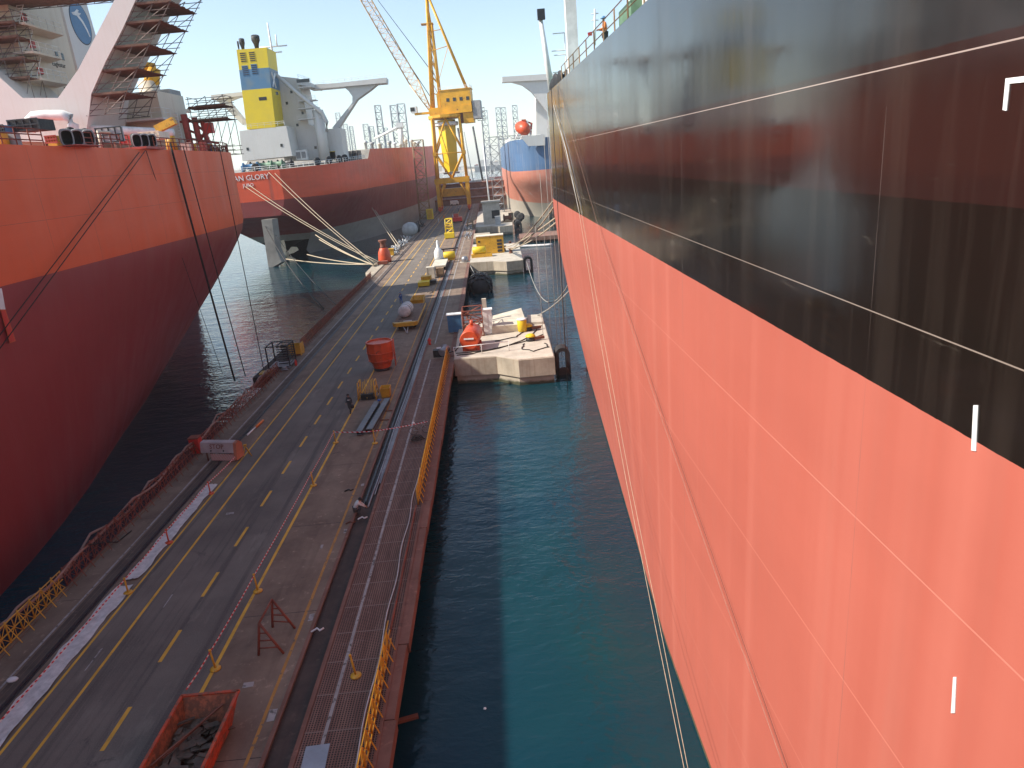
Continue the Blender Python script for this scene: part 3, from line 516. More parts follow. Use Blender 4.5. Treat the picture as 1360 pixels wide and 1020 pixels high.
# scaffold on the outer face of the bracket
levels = [aty(x, y, YB+4).z for x, y in ((155, 130), (165, 100), (180, 70), (192, 40), (212, 15))]
X0 = pb(121, 125)[0]; Z0_ = pb(121, 125)[2]; X1 = pb(180, 0)[0]; Z1_ = pb(180, 0)[2]
slope = (X1-X0)/(Z1_-Z0_)
scaffold('tall scaffold with five brown plank decks along the outer face of the white bracket', X0+2.0, YB+3.4, 3.6, 6.4, levels, zt, lean=lambda z: slope*max(-1.5, z-Z0_))
q0, q1 = aty(0, 13, YB+6.85), aty(150, 2, YB+6.85); scaffold('hanging scaffold of brown planks under the bridge wing at the top left corner', (q0.x-6+q1.x)/2, YB+3.6, (q1.x-q0.x)+6, 6.5, [q0.z], q0.z-.2)
c = aty(12, 60, 83); hy = atx(25, 60, HX).y-1.5; q = aty(10, 60, hy); scaffold('scaffold with plank decks left of the stairs, against the white house behind the bracket', q.x-1.2, hy, 6.5, 2.4, [aty(10, y, hy).z for y in (108, 82, 53, 34)], DZ+4)

# ------------------------------------------------------------------ tanker ahead: house, funnel, wings
def gp(x, y, Y): q = aty(x, y, Y); return V((q.x, q.y, q.z))
# casing under the funnel
Y1 = 216
def quadbox(pts, Y, depth): mb = MB(); mb.prism([gp(x, y, Y) for x, y in pts], (0, depth, 0)); return mb
quadbox(((318, 174), (380, 167), (388, 207), (322, 214)), Y1, 9).build('engine_casing', 'ship_white', GT)
a, b, c, d = [gp(*p, Y1-.02) for p in ((328, 172), (366, 169), (354, 63), (314, 66))]
f = MB(); dz = V((2.6, 9, 0)); a1, b1, c1, d1 = [p+V((0, 9, 0)) for p in (a, b, c, d)]
f.add([a, b, c, d, a1, b1, c1, d1], [(0, 1, 2, 3), (4, 5, 6, 7), (0, 1, 5, 4), (1, 2, 6, 5), (2, 3, 7, 6), (3, 0, 4, 7)])
def mat_funnel(z0, z1):
    n = NT('funnel_bands'); z = n.sep()[2]; k = n.math('MULTIPLY', n.math('GREATER_THAN', z, z0), n.math('LESS_THAN', z, z1)); c_ = n.mix(k, (.80, .58, .02), (.09, .21, .34))
    c_ = n.mix(n.rng(n.noise(.3, 5), .45, .75, 0, .25), c_, (.45, .34, .1)); n.set(Base_Color=c_, Roughness=.5); return n.m
F2 = f.build('funnel', mat_funnel(gp(322, 120, Y1).z, gp(318, 93, Y1).z), GT)
for x, y in ((323, 76), (335, 75), (326, 94), (338, 92)):
    p = gp(x, y, Y1); m_ = MB(); m_.bb((p.x-.85, Y1-.06, p.z-1.35), (p.x+.85, Y1-.022, p.z+1.35)); l = m_.build('louvre', 'ship_yellow' if y < 80 else 'funnel_blue', F2)
    m_ = MB()
    for i in range(5): m_.bb((p.x-.75, Y1-.09, p.z-1.15+i*.5), (p.x+.75, Y1-.062, p.z-.9+i*.5))
    m_.build('slat', 'dark_steel', l)
p = gp(349, 131, Y1); m_ = MB(); m_.bb((p.x-1.1, Y1-.05, p.z-.45), (p.x+1.1, Y1-.022, p.z+.45)); m_.build('hatch', 'dark_steel', F2)
xs = b.x; m_ = MB(); cc = gp(357, 105, Y1)
fxa = lambda z: b.x+(c.x-b.x)*(z-b.z)/(c.z-b.z)
for (y0, z0, y1, z1) in ((1.6, -1.9, 4.6, 1.9), (1.6, 1.9, 4.6, -1.9), (3.1, 0, 6.0, 2.1)):
    P_, Q_ = V((fxa(cc.z+z0)+.05, Y1+y0, cc.z+z0)), V((fxa(cc.z+z1)+.05, Y1+y1, cc.z+z1)); m_.tube(P_, Q_, .28, 4)
m_.build('funnel_emblem', 'white', F2)
for x, y, r_ in ((323, 60, .75), (341, 56, 1.15), (318, 63, .25)): p = gp(x, y+6, Y1+4); m_ = MB(); m_.path([p+V((0, 0, -2)), p+V((0, 0, 1.6)), p+V((.2, -.6, 2.6))], r_, 10); m_.build('exhaust_pipe', 'black', F2)
# accommodation block
quadbox(((358, 100), (396, 104), (400, 118), (410, 165), (428, 172), (428, 212), (378, 214)), 226, 12).build('deckhouse', 'ship_white', GT)
quadbox(((394, 104), (413, 110), (414, 115), (395, 112)), 224, 14).build('wheelhouse', 'ship_white', GT)
m_ = MB(); p, q = gp(394, 108, 223.9), gp(412, 112, 223.9); m_.bb((p.x, 223.9, p.z-.5), (q.x, 223.96, p.z+.5)); m_.build('wheelhouse_window', 'glass', GT)
for x, y in ((381, 137), (387, 122), (368, 124), (395, 166), (419, 196), (374, 193), (329, 198), (402, 150)): p = gp(x, y, 226 if x > 376 else 216); m_ = MB(); m_.bb((p.x-.35, p.y-.06, p.z-.4), (p.x+.35, p.y-.003, p.z+.4)); m_.build('window', 'glass', GT)
for y in (118, 136, 146, 160): p, q = gp(398, y, 225), gp(412+(y-118)*.3, y, 225); m_ = MB(); m_.bb((p.x, 222.5, p.z), (q.x+1, 226, p.z+.25)); b_ = m_.build('side_platform', 'ship_white', GT); r = MB(); railing(r, [(p.x, 222.6, p.z+.25), (q.x+1, 222.6, p.z+.25)], 1.1, 1.5, .04); r.build('handrail', 'white', b_)
# bridge wings with curved brackets
quadbox(((412, 114), (513, 103), (513, 110), (412, 119)), 229, 5).build('bridge_wing', 'ship_white', GT)
quadbox(((280, 126), (322, 122), (322, 127), (280, 132)), 229, 5).build('bridge_wing', 'ship_white', GT)
quadbox(((418, 119), (456, 115), (463, 121), (468, 128), (468, 136), (441, 170), (448, 172), (474, 132), (492, 119), (504, 109), (500, 107), (418, 112)), 230, 3.4).build('bridge_wing_bracket', 'ship_white', GT)
quadbox(((280, 128), (322, 126), (302, 134), (322, 158), (322, 166), (296, 140), (284, 131)), 230, 3.4).build('bridge_wing_bracket', 'ship_white', GT)
quadbox(((426, 172), (452, 170), (456, 200), (458, 211), (426, 213)), 227, 8).build('deckhouse', 'ship_white', GT)
m_ = MB(); m_.path([gp(358, 92, 222), gp(400, 128, 222), gp(428, 150, 222), gp(434, 162, 222), gp(434, 175, 222)], .55, 8); m_.build('deck_crane_jib', 'ship_white', GT)
m_ = MB(); m_.lathe([(1.6, 0), (1.6, 14)], gp(432, 212, 224), 12); m_.build('crane_pedestal', 'ship_white', GT)
m_ = MB(); p = gp(367, 100, 228); m_.tube(p, gp(355, 30, 228), .45, 6, .18); 
for y, w2 in ((62, 4.5), (70, 3)): q = gp(361, y, 228); m_.tube(q-V((w2, 0, 0)), q+V((w2, 0, 0)), .2, 5)
m_.tube(gp(368, 62, 228), gp(366, 46, 228), .2, 5); m_.build('radar_mast', 'white', GT)
r = MB(); railing(r, [gp(325, 171, Y1), gp(378, 166, Y1)], 1.1, 2, .05); railing(r, [gp(412, 114, 229), gp(513, 103, 229)], 1.1, 2, .05); railing(r, [gp(396, 104, 225), gp(413, 110, 225)], 1.1, 2, .05); r.build('handrail', 'white', GT)
rl = MB(); railing(rl, [V((gx(y, gdeck(y)), y, gdeck(y))) for y in (198.5, 201, 206, 214, 226, 240)], 1.1, 2, .06); railing(rl, [V((GC(198)-8, 198.3, 25.4)), V((GC(198)+8, 198.3, 25.4))], 1.1, 2, .06); rl.build('deck_railing', 'white', GT)
# rudder and propeller
m_ = MB(); ru = [gp(x, y, 196) for x, y in ((347, 292), (361, 291), (366, 330), (374, 348), (357, 358))]; m_.prism([V((p.x, p.y, max(p.z, -2))) for p in ru], (1.0, 2.0, 0)); m_.build('rudder', 'boot_grey', GT)
pc = V((GC(204)+3.4, 205, 2.2)); hb = MB(); hb.lathe([(.2, -1.2), (.8, -.6), (.9, .8)], pc, 12, (0, 1, 0)); pr = hb.build('propeller', 'bronze', GT)
for k in range(5):
    ang = 2*math.pi*k/5+.3; u = V((math.cos(ang), 0, math.sin(ang))); w_ = u.cross(V((0, 1, 0))); bl = MB(); bl.prism([pc+u*.7+w_*.3, pc+u*2.6+w_*1.3, pc+u*4+w_*.7, pc+u*4.1-w_*.3, pc+u*2.4-w_*.5, pc+u*.7-w_*.3], (0, .25, 0)); bl.build('propeller_blade', 'bronze', pr)
tz = gp(336, 236, 198); text('ship_name', 'AN GLORY', 1.9, 'white', GT, (gp(334, 237, 198).x, 197.93, tz.z), (1, 0, 0), (0, 0, 1), .03)
tz = gp(332, 246, 198); text('home_port', 'JURO', 1.25, 'white', GT, (gp(330, 247, 198).x, 197.93, tz.z), (1, 0, 0), (0, 0, 1), .03)
# deck gear on the stern
for i, (x, y, mt) in enumerate(((333, 222, 'funnel_blue'), (352, 218, 'green_deck'), (366, 216, 'green_deck'), (378, 215, 'dark_steel'), (342, 220, 'dark_steel'))):
    p = gp(x, y, 205+i*2.5); p.z = gdeck(p.y)-.05; t = thing('mooring_winch', ('pale blue', 'first green', 'second green', 'dark grey', 'black')[i]+' winch drum on the stern deck of the ship with yellow funnel', 'winch', p)
    m_ = MB(); m_.lathe([(1.2, -2), (1.2, -1.8), (.7, -1.8), (.7, 1.8), (1.2, 1.8), (1.2, 2)], p+V((0, 0, 1.2)), 12, (1, 0, 0)); m_.build('drum', mt, t); m_ = MB()
    for o in (-2.3, 2.3): m_.bb((p.x+o-.2, p.y-.6, p.z), (p.x+o+.2, p.y+.6, p.z+1.6))
    m_.build('frame', mt, t)
for i, (x, y) in enumerate(((413, 215), (425, 214), (434, 213), (437, 213), (327, 222), (346, 221))):
    q = atx(x, y, -40); s_ = (y > 0); yy = 206+i*5 if i < 4 else 199; p = V((gx(yy, 26)-.7, yy, gdeck(yy))) if i < 4 else V((GC(198)-6+8*(i-4), 199.2, 25.4)); m_ = MB(); m_.lathe([(.75, -.3), (1.05, -.3), (1.05, .3), (.75, .3)], p+V((0, 0, 1.0)), 14, (.8, -.6, 0) if i < 4 else (0, 1, 0)); tag(m_.build('roller_fairlead', 'rubber'), 'black round mooring fairlead at the deck edge of the orange ship ahead', 'fairlead', 'black fairleads round the stern of the ship with yellow funnel')
p = gp(442, 212, 228); t = thing('deck_store', 'yellow box on the deck right of the white house of the ship ahead', 'box', p); m_ = MB(); m_.box(p+V((0, 0, 1)), (2.4, 2, 2.4)); m_.build('shell', 'ship_yellow', t); m_ = MB(); m_.box(p+V((0, -.05, 2.3)), (2.6, 2.2, .2)); m_.build('lid', 'ship_yellow', t)
p = gp(402, 212, 222); t = thing('fan_box', 'white double ventilation box on the deck edge below the house of the ship ahead', 'box', p); m_ = MB(); m_.box(p+V((0, 0, 1.3)), (3.4, 2, 2.8)); m_.build('shell', 'white', t); m_ = MB(); m_.bb(p+V((-1.4, -1.06, .4)), p+V((-.2, -1.003, 2.2))); m_.bb(p+V((.2, -1.06, .4)), p+V((1.4, -1.003, 2.2))); m_.build('grille', 'grey', t)

# ------------------------------------------------------------------ far blue tanker: house wing, lifeboat
quadbox(((667, 102), (728, 98), (728, 106), (667, 109)), 300, 5).build('bridge_wing', 'ship_white', BT)
quadbox(((676, 108), (728, 104), (728, 150), (719, 138), (706, 122), (694, 113)), 301, 3.2).build('bridge_wing_bracket', 'ship_white', BT)
quadbox(((712, 108), (760, 108), (760, 190), (712, 190)), 306, 10).build('deckhouse', 'ship_white', BT)
quadbox(((692, 182), (724, 178), (724, 193), (702, 194)), 263, .9).build('stern_bulwark', 'ship_white', BT)
r = MB(); railing(r, [(9.3, 268, 29.2), (9, 300, 29.2), (9, 340, 29.2)], 1.1, 2, .06); railing(r, [(11, 265, 29.2), (20, 264.4, 29.2)], 1.1, 2, .06); r.build('deck_railing', 'white', BT)
p = gp(694, 170, 272); t = thing('lifeboat', 'orange free fall lifeboat on the stern of the far blue ship', 'boat', p); m_ = MB(); m_.lathe([(.2, -4), (1.5, -3.4), (2.2, -1.6), (2.4, .8), (2.1, 2.6), (1.2, 3.6), (.3, 4)], p, 14, (.35, -.85, -.25)); m_.build('hull', 'orange', t); m_ = MB(); m_.box(p+V((.7, 1.5, 2.3)), (1.6, 1.6, 1.3)); m_.build('cabin', 'orange', t)
m_ = MB()
for x, y, x2, y2 in ((684, 186, 688, 176), (692, 186, 694, 176), (700, 186, 700, 160), (706, 186, 700, 160), (690, 186, 706, 172)): m_.tube(gp(x, y, 273), gp(x2, y2, 273), .28, 5)
m_.build('launch_frame', 'white', t); m_ = MB(); m_.tube(gp(704, 186, 274), gp(706, 163, 274), .4, 6); m_.tube(gp(706, 164, 274), gp(695, 160, 274), .3, 6); m_.build('davit', 'red_deck', t)

# ------------------------------------------------------------------ right tanker: rails, posts and gear on its deck edge
rl = MB(); railing(rl, [(6.75, y, rdeck(y)) for y in (24, 34, 44, 54, 62)], 1.15, 3.2, .04, (1, .5)); rl.build('deck_railing', 'wood', RT)
m_ = MB(); p = aty(761, 78, 60); m_.prism([(p.x-.42, 59.6, rdeck(60)-.1), (p.x+.42, 59.6, rdeck(60)-.1), (p.x+.42, 60.4, rdeck(60)-.1), (p.x-.42, 60.4, rdeck(60)-.1)], (0, 0, 14)); m_.build('derrick_post', 'white', RT)
m_ = MB(); a = aty(717, 20, 78); bx_ = 7.6; m_.tube((bx_-.2, 78, rdeck(78)), (a.x, 78, a.z), .35, 8, .2); m_.tube((bx_+1.1, 78.2, rdeck(78)), (a.x+.2, 78, a.z-4.5), .12, 6)
for z in (31, 33): m_.tube((bx_, 78, z), (bx_+1.4, 78, z), .05, 4); m_.tube((bx_+1.4, 78, z), (bx_+1.4, 78, z+1.6), .05, 4); m_.tube((bx_+.2, 78, z+1.6), (bx_+1.4, 78, z+1.6), .05, 4)
m_.build('light_mast', 'white', RT); m_ = MB(); m_.box((a.x+.1, 77.7, a.z), (.75, .5, .95)); m_.build('floodlight', 'dark_steel', RT)
for i, y in enumerate((66, 68, 70, 71.6, 73, 74.6)):
    m_ = MB(); rr_ = (.62, .5, .7, .45, .6, .5)[i]; m_.lathe([(.2, -.35), (rr_, -.35), (rr_, -.25), (.3, -.25), (.3, .25), (rr_, .25), (rr_, .35), (.2, .35)], (7.3, y, rdeck(y)+rr_), 12, (1, .25, 0)); tag(m_.build('cable_reel', 'black'), 'dark rope reel in the row at the far deck edge of the black ship', 'reel', 'dark reels along the black ship rail')
p = aty(788, 55, 48); t = thing('radar_scanner', 'small grey mast with red flag behind the rail of the black ship', 'mast', (9, 62, rdeck(62))); m_ = MB(); a, b = aty(790, 12, 62), aty(790, 60, 62); m_.tube(b, a, .08, 5)
for y in (18, 27): q = aty(790, y, 62); m_.tube(q-V((.3, 0, 0)), q+V((.3, 0, 0)), .04, 4)
m_.build('mast_pole', 'white', t); m_ = MB(); q = aty(786, 42, 62); m_.prism([q, q+V((-.35, 0, -.05)), q+V((-.3, 0, -.3)), q+V((.02, 0, -.28))], (0, .02, 0)); m_.build('flag', 'red', t)
q = aty(835, 18, 36); t = thing('hatch_box', 'pale green and cream hatch box behind the black ship rail near the top edge', 'box', (q.x+.6, 36, rdeck(36))); m_ = MB(); m_.bb((7.0, 34.5, rdeck(36)), (8.6, 37.5, rdeck(36)+1.0)); m_.build('base', 'green_deck', t); m_ = MB(); m_.bb((7.5, 33, rdeck(36)+.2), (9.5, 37.8, rdeck(36)+2.6)); m_.build('housing', 'ship_white', t)
mk('boom_paint', (.70, .42, .16), .5, dirtamt=.2)
# ------------------------------------------------------------------ yellow portal crane on the pier
CX, CY = -16.2, 331.5
K = thing('portal_crane', 'tall yellow portal crane straddling the far end of the pier', 'crane', (CX, CY, PZ))
cy_ = 'crane_yellow'
for sx in (-1, 1):
    for sy in (-1, 1):
        x, y = CX+sx*6.6, CY+sy*6.5; l = MB(); l.prism([(x-.75, y-.7, PZ+2), (x+.75, y-.7, PZ+2), (x+.75, y+.7, PZ+2), (x-.75, y+.7, PZ+2)], (0, 0, 12.6)); lg = l.build('leg', cy_, K)
        b = MB(); b.box((x, y, PZ+1.45), (1.3, 4.6, 1.1)); b.box((x, y, PZ+2.2), (1.0, 1.6, .6)); 
        for o in (-1.6, -.55, .55, 1.6): b.lathe([(.42, -.2), (.42, .2)], (x, y+o, PZ+.47), 10, (1, 0, 0))
        b.build('bogie', 'orange', lg)
pb_ = MB()
for s in (-1, 1): pb_.box((CX, CY+s*6.5, 15.9), (15.4, 1.6, 2.2)); pb_.box((CX+s*6.6, CY, 15.9), (1.4, 11.3, 2.1))
for s in (-1, 1):
    for t_ in (-1, 1): pb_.tube((CX+s*6.2, CY+t_*6.5, 8.2), (CX+s*3.4, CY+t_*6.5, 15), .45, 6)
pb_.box((CX, CY+1.5, 10.6), (11.6, 5, 3.4)); pb_.build('portal_frame', cy_, K)
tw = MB(); c0 = [(CX+sx*6.6, CY+sy*6.2) for sx, sy in ((-1, -1), (1, -1), (1, 1), (-1, 1))]; c1 = [(CX+sx*6.0, CY+sy*5.6) for sx, sy in ((-1, -1), (1, -1), (1, 1), (-1, 1))]
ZN, ZT = 27.5, 42.0
for i in range(4):
    j = (i+1) % 4; a0, a1 = V((*c0[i], 16.9)), V((*c1[i], ZT)); b0, b1 = V((*c0[j], 16.9)), V((*c1[j], ZT)); n1 = a0.lerp(a1, (ZN-16.9)/(ZT-16.9)); n2 = b0.lerp(b1, (ZN-16.9)/(ZT-16.9))
    tw.tube(a0, a1, .55, 8); m0 = (a0+b0)/2; m1 = (a1+b1)/2
    for n_ in (n1, n2): tw.tube(n_, m0, .38, 6); tw.tube(n_, m1, .38, 6)
    tw.tube(n1, n2, .16, 5); tw.box(n1, (1.5, 1.5, 1.7))
tw.build('tower_frame', cy_, K)
cl = MB(); an = R(35)
sqr = lambda w, z: [(CX+w*math.cos(an+R(45+90*i)), CY+w*math.sin(an+R(45+90*i)), z) for i in range(4)]
b_, t_ = sqr(3.1, 19.5), sqr(4.1, 41.5); cl.add(b_+t_, [(3, 2, 1, 0), (4, 5, 6, 7)]+[(i, (i+1) % 4, 4+(i+1) % 4, 4+i) for i in range(4)]); cl.build('column', 'ship_yellow', K)
pf = MB(); pf.box((CX, CY, 19.0), (7, 7, .7)); pf.build('column_base', 'grey', K)
rg = MB(); rg.lathe([(7.6, 0), (7.9, .4), (7.9, 1.5), (6.6, 1.6)], (CX, CY, 42), 12, smooth=False); rg.build('slewing_ring', cy_, K)
wc = MB(); wc.lathe([(5.0, -1.6), (5.2, -1.2), (5.2, -.1), (4.8, 0)], (CX, CY, 40.6), 16); wc.build('walkway_ring', 'white', K)
SL = local((CX, CY, 0), R(-6))
def sbox(mb, x0, x1, y0, y1, z0, z1): mb.box(SL((x0+x1)/2, (y0+y1)/2, (z0+z1)/2), (x1-x0, y1-y0, z1-z0), R(-6)); return mb
sbox(MB(), -6.5, 12.4, -4.2, 4.2, 43.7, 46.6).build('slewing_deck', cy_, K)
mh = sbox(MB(), -1.0, 12.3, -4.0, 4.0, 46.6, 53.2).build('machinery_house', cy_, K); sbox(MB(), -1.3, 12.6, -4.3, 4.3, 53.2, 53.5).build('roof', cy_, mh)
for i in range(4): sbox(MB(), 1.6+2.9*i, 2.9+2.9*i, -4.1, -4.003, 48.6, 50.0).build('window', 'glass', mh)
rr = MB(); railing(rr, [SL(-1, -4, 53.5), SL(12.3, -4, 53.5), SL(12.3, 4, 53.5)], 1.2, 1.8, .06); rr.build('handrail', 'white', mh)
sbox(MB(), -2.6, -1.2, -3.4, -1, 46.6, 52.4).build('stair_tower', cy_, K)
cw = sbox(MB(), 12.7, 16.0, -3.6, 3.6, 40.8, 48.2); cw.build('counterweight', 'grey', K); sbox(MB(), 8.2, 12.6, -3.4, 3, 39.4, 43.6).build('winch_box', cy_, K); sbox(MB(), 6.4, 8.1, -3, 3, 39.6, 43.6).build('winch_box', 'rusty', K)
ck = sbox(MB(), -13.6, -6.5, -1, 1, 44.6, 45.5); ck.build('cabin_walkway', cy_, K); cbn = sbox(MB(), -15.0, -12.4, -1.6, 1.4, 45.5, 48.2).build('operator_cabin', 'white', K); sbox(MB(), -15.1, -13.2, -1.75, -1.603, 46.2, 47.8).build('window', 'glass', cbn)
# A-frame
af = MB(); top = [SL(-2.6, s*1.2, 92) for s in (-1, 1)]
for i, s in enumerate((-1, 1)): af.tube(SL(-5.4, s*3.0, 46.4), top[i], .62, 8, .5); af.tube(SL(10.5, s*3.2, 53.4), top[i], .42, 8); af.tube(SL(-1.6, s*2.6, 46.4), SL(-1.9, s*1.3, 80), .4, 6)
for f in (.15, .3, .45, .6, .75, .9):
    P = [SL(-5.4, s*3.0, 46.4).lerp(top[i], f) for i, s in enumerate((-1, 1))]; Q = [SL(-1.6, s*2.6, 46.4).lerp(SL(-1.9, s*1.3, 80), f) for s in (-1, 1)]; af.tube(P[0], P[1], .2, 5); af.tube(P[0], Q[0], .2, 5); af.tube(P[1], Q[1], .2, 5)
    P2 = SL(-5.4, -3.0, 46.4).lerp(top[0], f+.12); af.tube(Q[0], P2, .14, 5)
for f in (.45, .62): 
    A_, B_ = SL(10.5, -3.2, 53.4).lerp(top[0], f), SL(-5.4, -3.0, 46.4).lerp(top[0], f+.05); af.tube(A_, B_, .16, 5); af.tube(A_, SL(10.5, 3.2, 53.4).lerp(top[1], f), .16, 5)
af.tube(SL(10.5, -3.2, 53.4).lerp(top[0], .45), SL(-1.6, -2.6, 56), .12, 5)
af.build('mast_frame', cy_, K); MB().box(SL(-3, 0, 91.5), (3.4, 3.6, 3.2)).build('mast_head', cy_, K); MB().box(SL(-3.8, 0, 80.2), (5.2, 4.2, .3)).build('mast_platform', cy_, K)
# boom
bf = SL(-6.6, 0, 46.2); bt = V((CX-41.5, CY-3, 119)); ax = (bt-bf).normalized(); sd_ = V((0, 1, 0)); up = ax.cross(sd_).normalized(); bm_ = MB(); L = (bt-bf).length
def sec(t, w, h): c = bf+ax*(L*t); return [c+sd_*(w*a)+up*(h*b) for a, b in ((-1, -1), (1, -1), (1, 1), (-1, 1))]
lattice(bm_, sec(0, 1.6, .5), sec(.16, 1.9, 2.1), 4, .2, .1); lattice(bm_, sec(.16, 1.9, 2.1), sec(.95, 1.7, 1.9), 22, .2, .09); bm_.build('boom', 'boom_paint', K)
cbm = MB()
for s in (-.8, .8):
    for f0, f1 in ((0, .97), (.05, .9)): cbm.tube(SL(-3, s, 91.5) if f0 else SL(-3, s*1.3, 60), bf+ax*(L*f1)+sd_*s, .07, 4)
for o in (-.6, 0, .6): cbm.tube(SL(-5, o, 50), bf+ax*(L*.95)+up*1.2+sd_*o, .09, 4)
cbm.build('hoist_cable', 'rope_dark', K)
ld = MB(); lattice(ld, [SL(-4.6+a, -3.6+b, 46.6) for a, b in ((-.4, -.4), (.4, -.4), (.4, .4), (-.4, .4))], [SL(-3.2+a, -2.0+b, 80) for a, b in ((-.4, -.4), (.4, -.4), (.4, .4), (-.4, .4))], 26, .06, .05, False); ld.build('ladder', cy_, K)

# ------------------------------------------------------------------ stair towers beside the ships
def stair_tower(label, cx, cy, w, d, z0, z1, bays, mat, lean=(0, 0)):
    t = thing('stair_tower', label, 'stair tower', (cx, cy, z0)); m_ = MB(); lattice(m_, sq(cx, cy, z0, w, d), sq(cx+lean[0], cy+lean[1], z1, w, d), bays, .14, .08); m_.build('frame', mat, t)
    for k in range(bays):
        za = z0+(z1-z0)*k/bays; zb = z0+(z1-z0)*(k+1)/bays; o = V((lean[0]*k/bays, lean[1]*k/bays, 0)); s = MB(); a = V((cx-w*.38, cy-d*.2, za))+o; b = V((cx+w*.38, cy-d*.2, zb))+o
        if k % 2: a.x, b.x = b.x, a.x
        s.box((a+b)/2, ((b-a).length, d*.4, .12), M4=Matrix.Rotation(-math.atan2(b.z-a.z, b.x-a.x), 3, 'Y')); s.box(V((cx, cy, zb))+o, (w, d*.9, .1)); s.build('flight', mat, t)
    return t
mk('tower_brown', (.30, .20, .10), .7, rust=.3)
stair_tower('rusty yellow stair tower leaning by the red hull left of the crane', -27.2, 296, 4.2, 4, PZ, 33, 9, 'tower_brown', (.6, 0))
t = stair_tower('grey lattice stair tower on the far concrete dolphin, right of the crane', 3.4, 290, 4.0, 4, 2.9, 31.5, 9, 'far_grey'); g = MB(); lattice(g, [(5.2, 289, 30.4), (5.2, 291, 30.4), (5.2, 291, 31.6), (5.2, 289, 31.6)], [(17.0, 287, 30.0), (17.0, 289, 30.0), (17.0, 289, 31.2), (17.0, 287, 31.2)], 8, .09, .06); g.build('gangway', 'far_grey', t)
p = atz(650, 266, 2.9); t = thing('flag_pole', 'white pole standing on the third concrete dolphin beside the grey stair tower', 'pole', (.6, 262, 2.9)); a = aty(639, 190, 262); m_ = MB(); b = aty(650, 264, 262); m_.tube((b.x, 262, 2.9), (a.x+.6, 262, a.z), .32, 8, .2); m_.build('shaft', 'white', t); m_ = MB(); m_.box((b.x, 262, 3.1), (1.2, 1.2, .4)); m_.build('foot', 'concrete_top', t)
p = aty(638, 160, 345); t = thing('light_mast', 'tall thin grey floodlight mast right behind the crane counterweight', 'lamp', (-2, 345, 2.5)); m_ = MB(); m_.tube((p.x+.6, 345, 2.5), (p.x+.6, 345, p.z), .4, 6, .25); m_.build('shaft', 'far_grey', t); m_ = MB(); lattice(m_, sq(p.x+.6, 345, p.z, 3.4, 2), sq(p.x+.6, 345, p.z+5.5, 3.4, 2), 3, .12, .09); m_.build('lamp_frame', 'far_grey', t)
# ------------------------------------------------------------------ people
def skin_mesh(name, joints, bones, mat, parent=None, sub=1, world=None):
    ks = [k for k in joints if any(k in b for b in bones)]; ks.sort(key=lambda k: k != 'pelvis' and k != 'head'); me = bpy.data.meshes.new(name)
    me.from_pydata([joints[k][0] for k in ks], [(ks.index(a), ks.index(b)) for a, b in bones], []); o = bpy.data.objects.new(name, me); COL.objects.link(o)
    md = o.modifiers.new('s', 'SKIN'); md.use_smooth_shade = True
    if not me.skin_vertices: me.skin_vertices.new()
    for i, k in enumerate(ks): me.skin_vertices[0].data[i].radius = (joints[k][1],)*2
    me.skin_vertices[0].data[0].use_root = True
    o.modifiers.new('u', 'SUBSURF').levels = sub
    dg = bpy.context.evaluated_depsgraph_get(); nm = bpy.data.meshes.new_from_object(o.evaluated_get(dg)); o.modifiers.clear(); o.data = nm; nm.name = name
    nm.materials.clear(); nm.materials.append(M[mat])
    if parent is not None: o.parent = parent
    return o
BASE = dict(pelvis=((0, 0, .95), .13), spine=((0, .01, 1.15), .125), chest=((0, .02, 1.36), .13), neck=((0, .03, 1.51), .055), chin=((0, .055, 1.58), .065), head=((0, .045, 1.68), .085),
    shl=((-.18, .01, 1.43), .065), ell=((-.24, -.03, 1.15), .045), wrl=((-.25, .06, .91), .032), pal=((-.25, .08, .85), .034), shr=((.18, .01, 1.43), .065), elr=((.24, -.03, 1.15), .045), wrr=((.25, .06, .91), .032), par=((.25, .08, .85), .034),
    hpl=((-.1, 0, .9), .105), knl=((-.11, .06, .50), .065), anl=((-.11, .0, .09), .045), tol=((-.12, .14, .04), .04), hpr=((.1, 0, .9), .105), knr=((.11, .03, .50), .065), anr=((.11, -.08, .10), .045), tor=((.12, .05, .045), .04))
BONES = [('pelvis', 'spine'), ('spine', 'chest'), ('chest', 'neck'), ('neck', 'chin'), ('chin', 'head')]+[b for s in 'lr' for b in (('chest', 'sh'+s), ('sh'+s, 'el'+s), ('el'+s, 'wr'+s), ('wr'+s, 'pa'+s), ('pelvis', 'hp'+s), ('hp'+s, 'kn'+s), ('kn'+s, 'an'+s), ('an'+s, 'to'+s))]
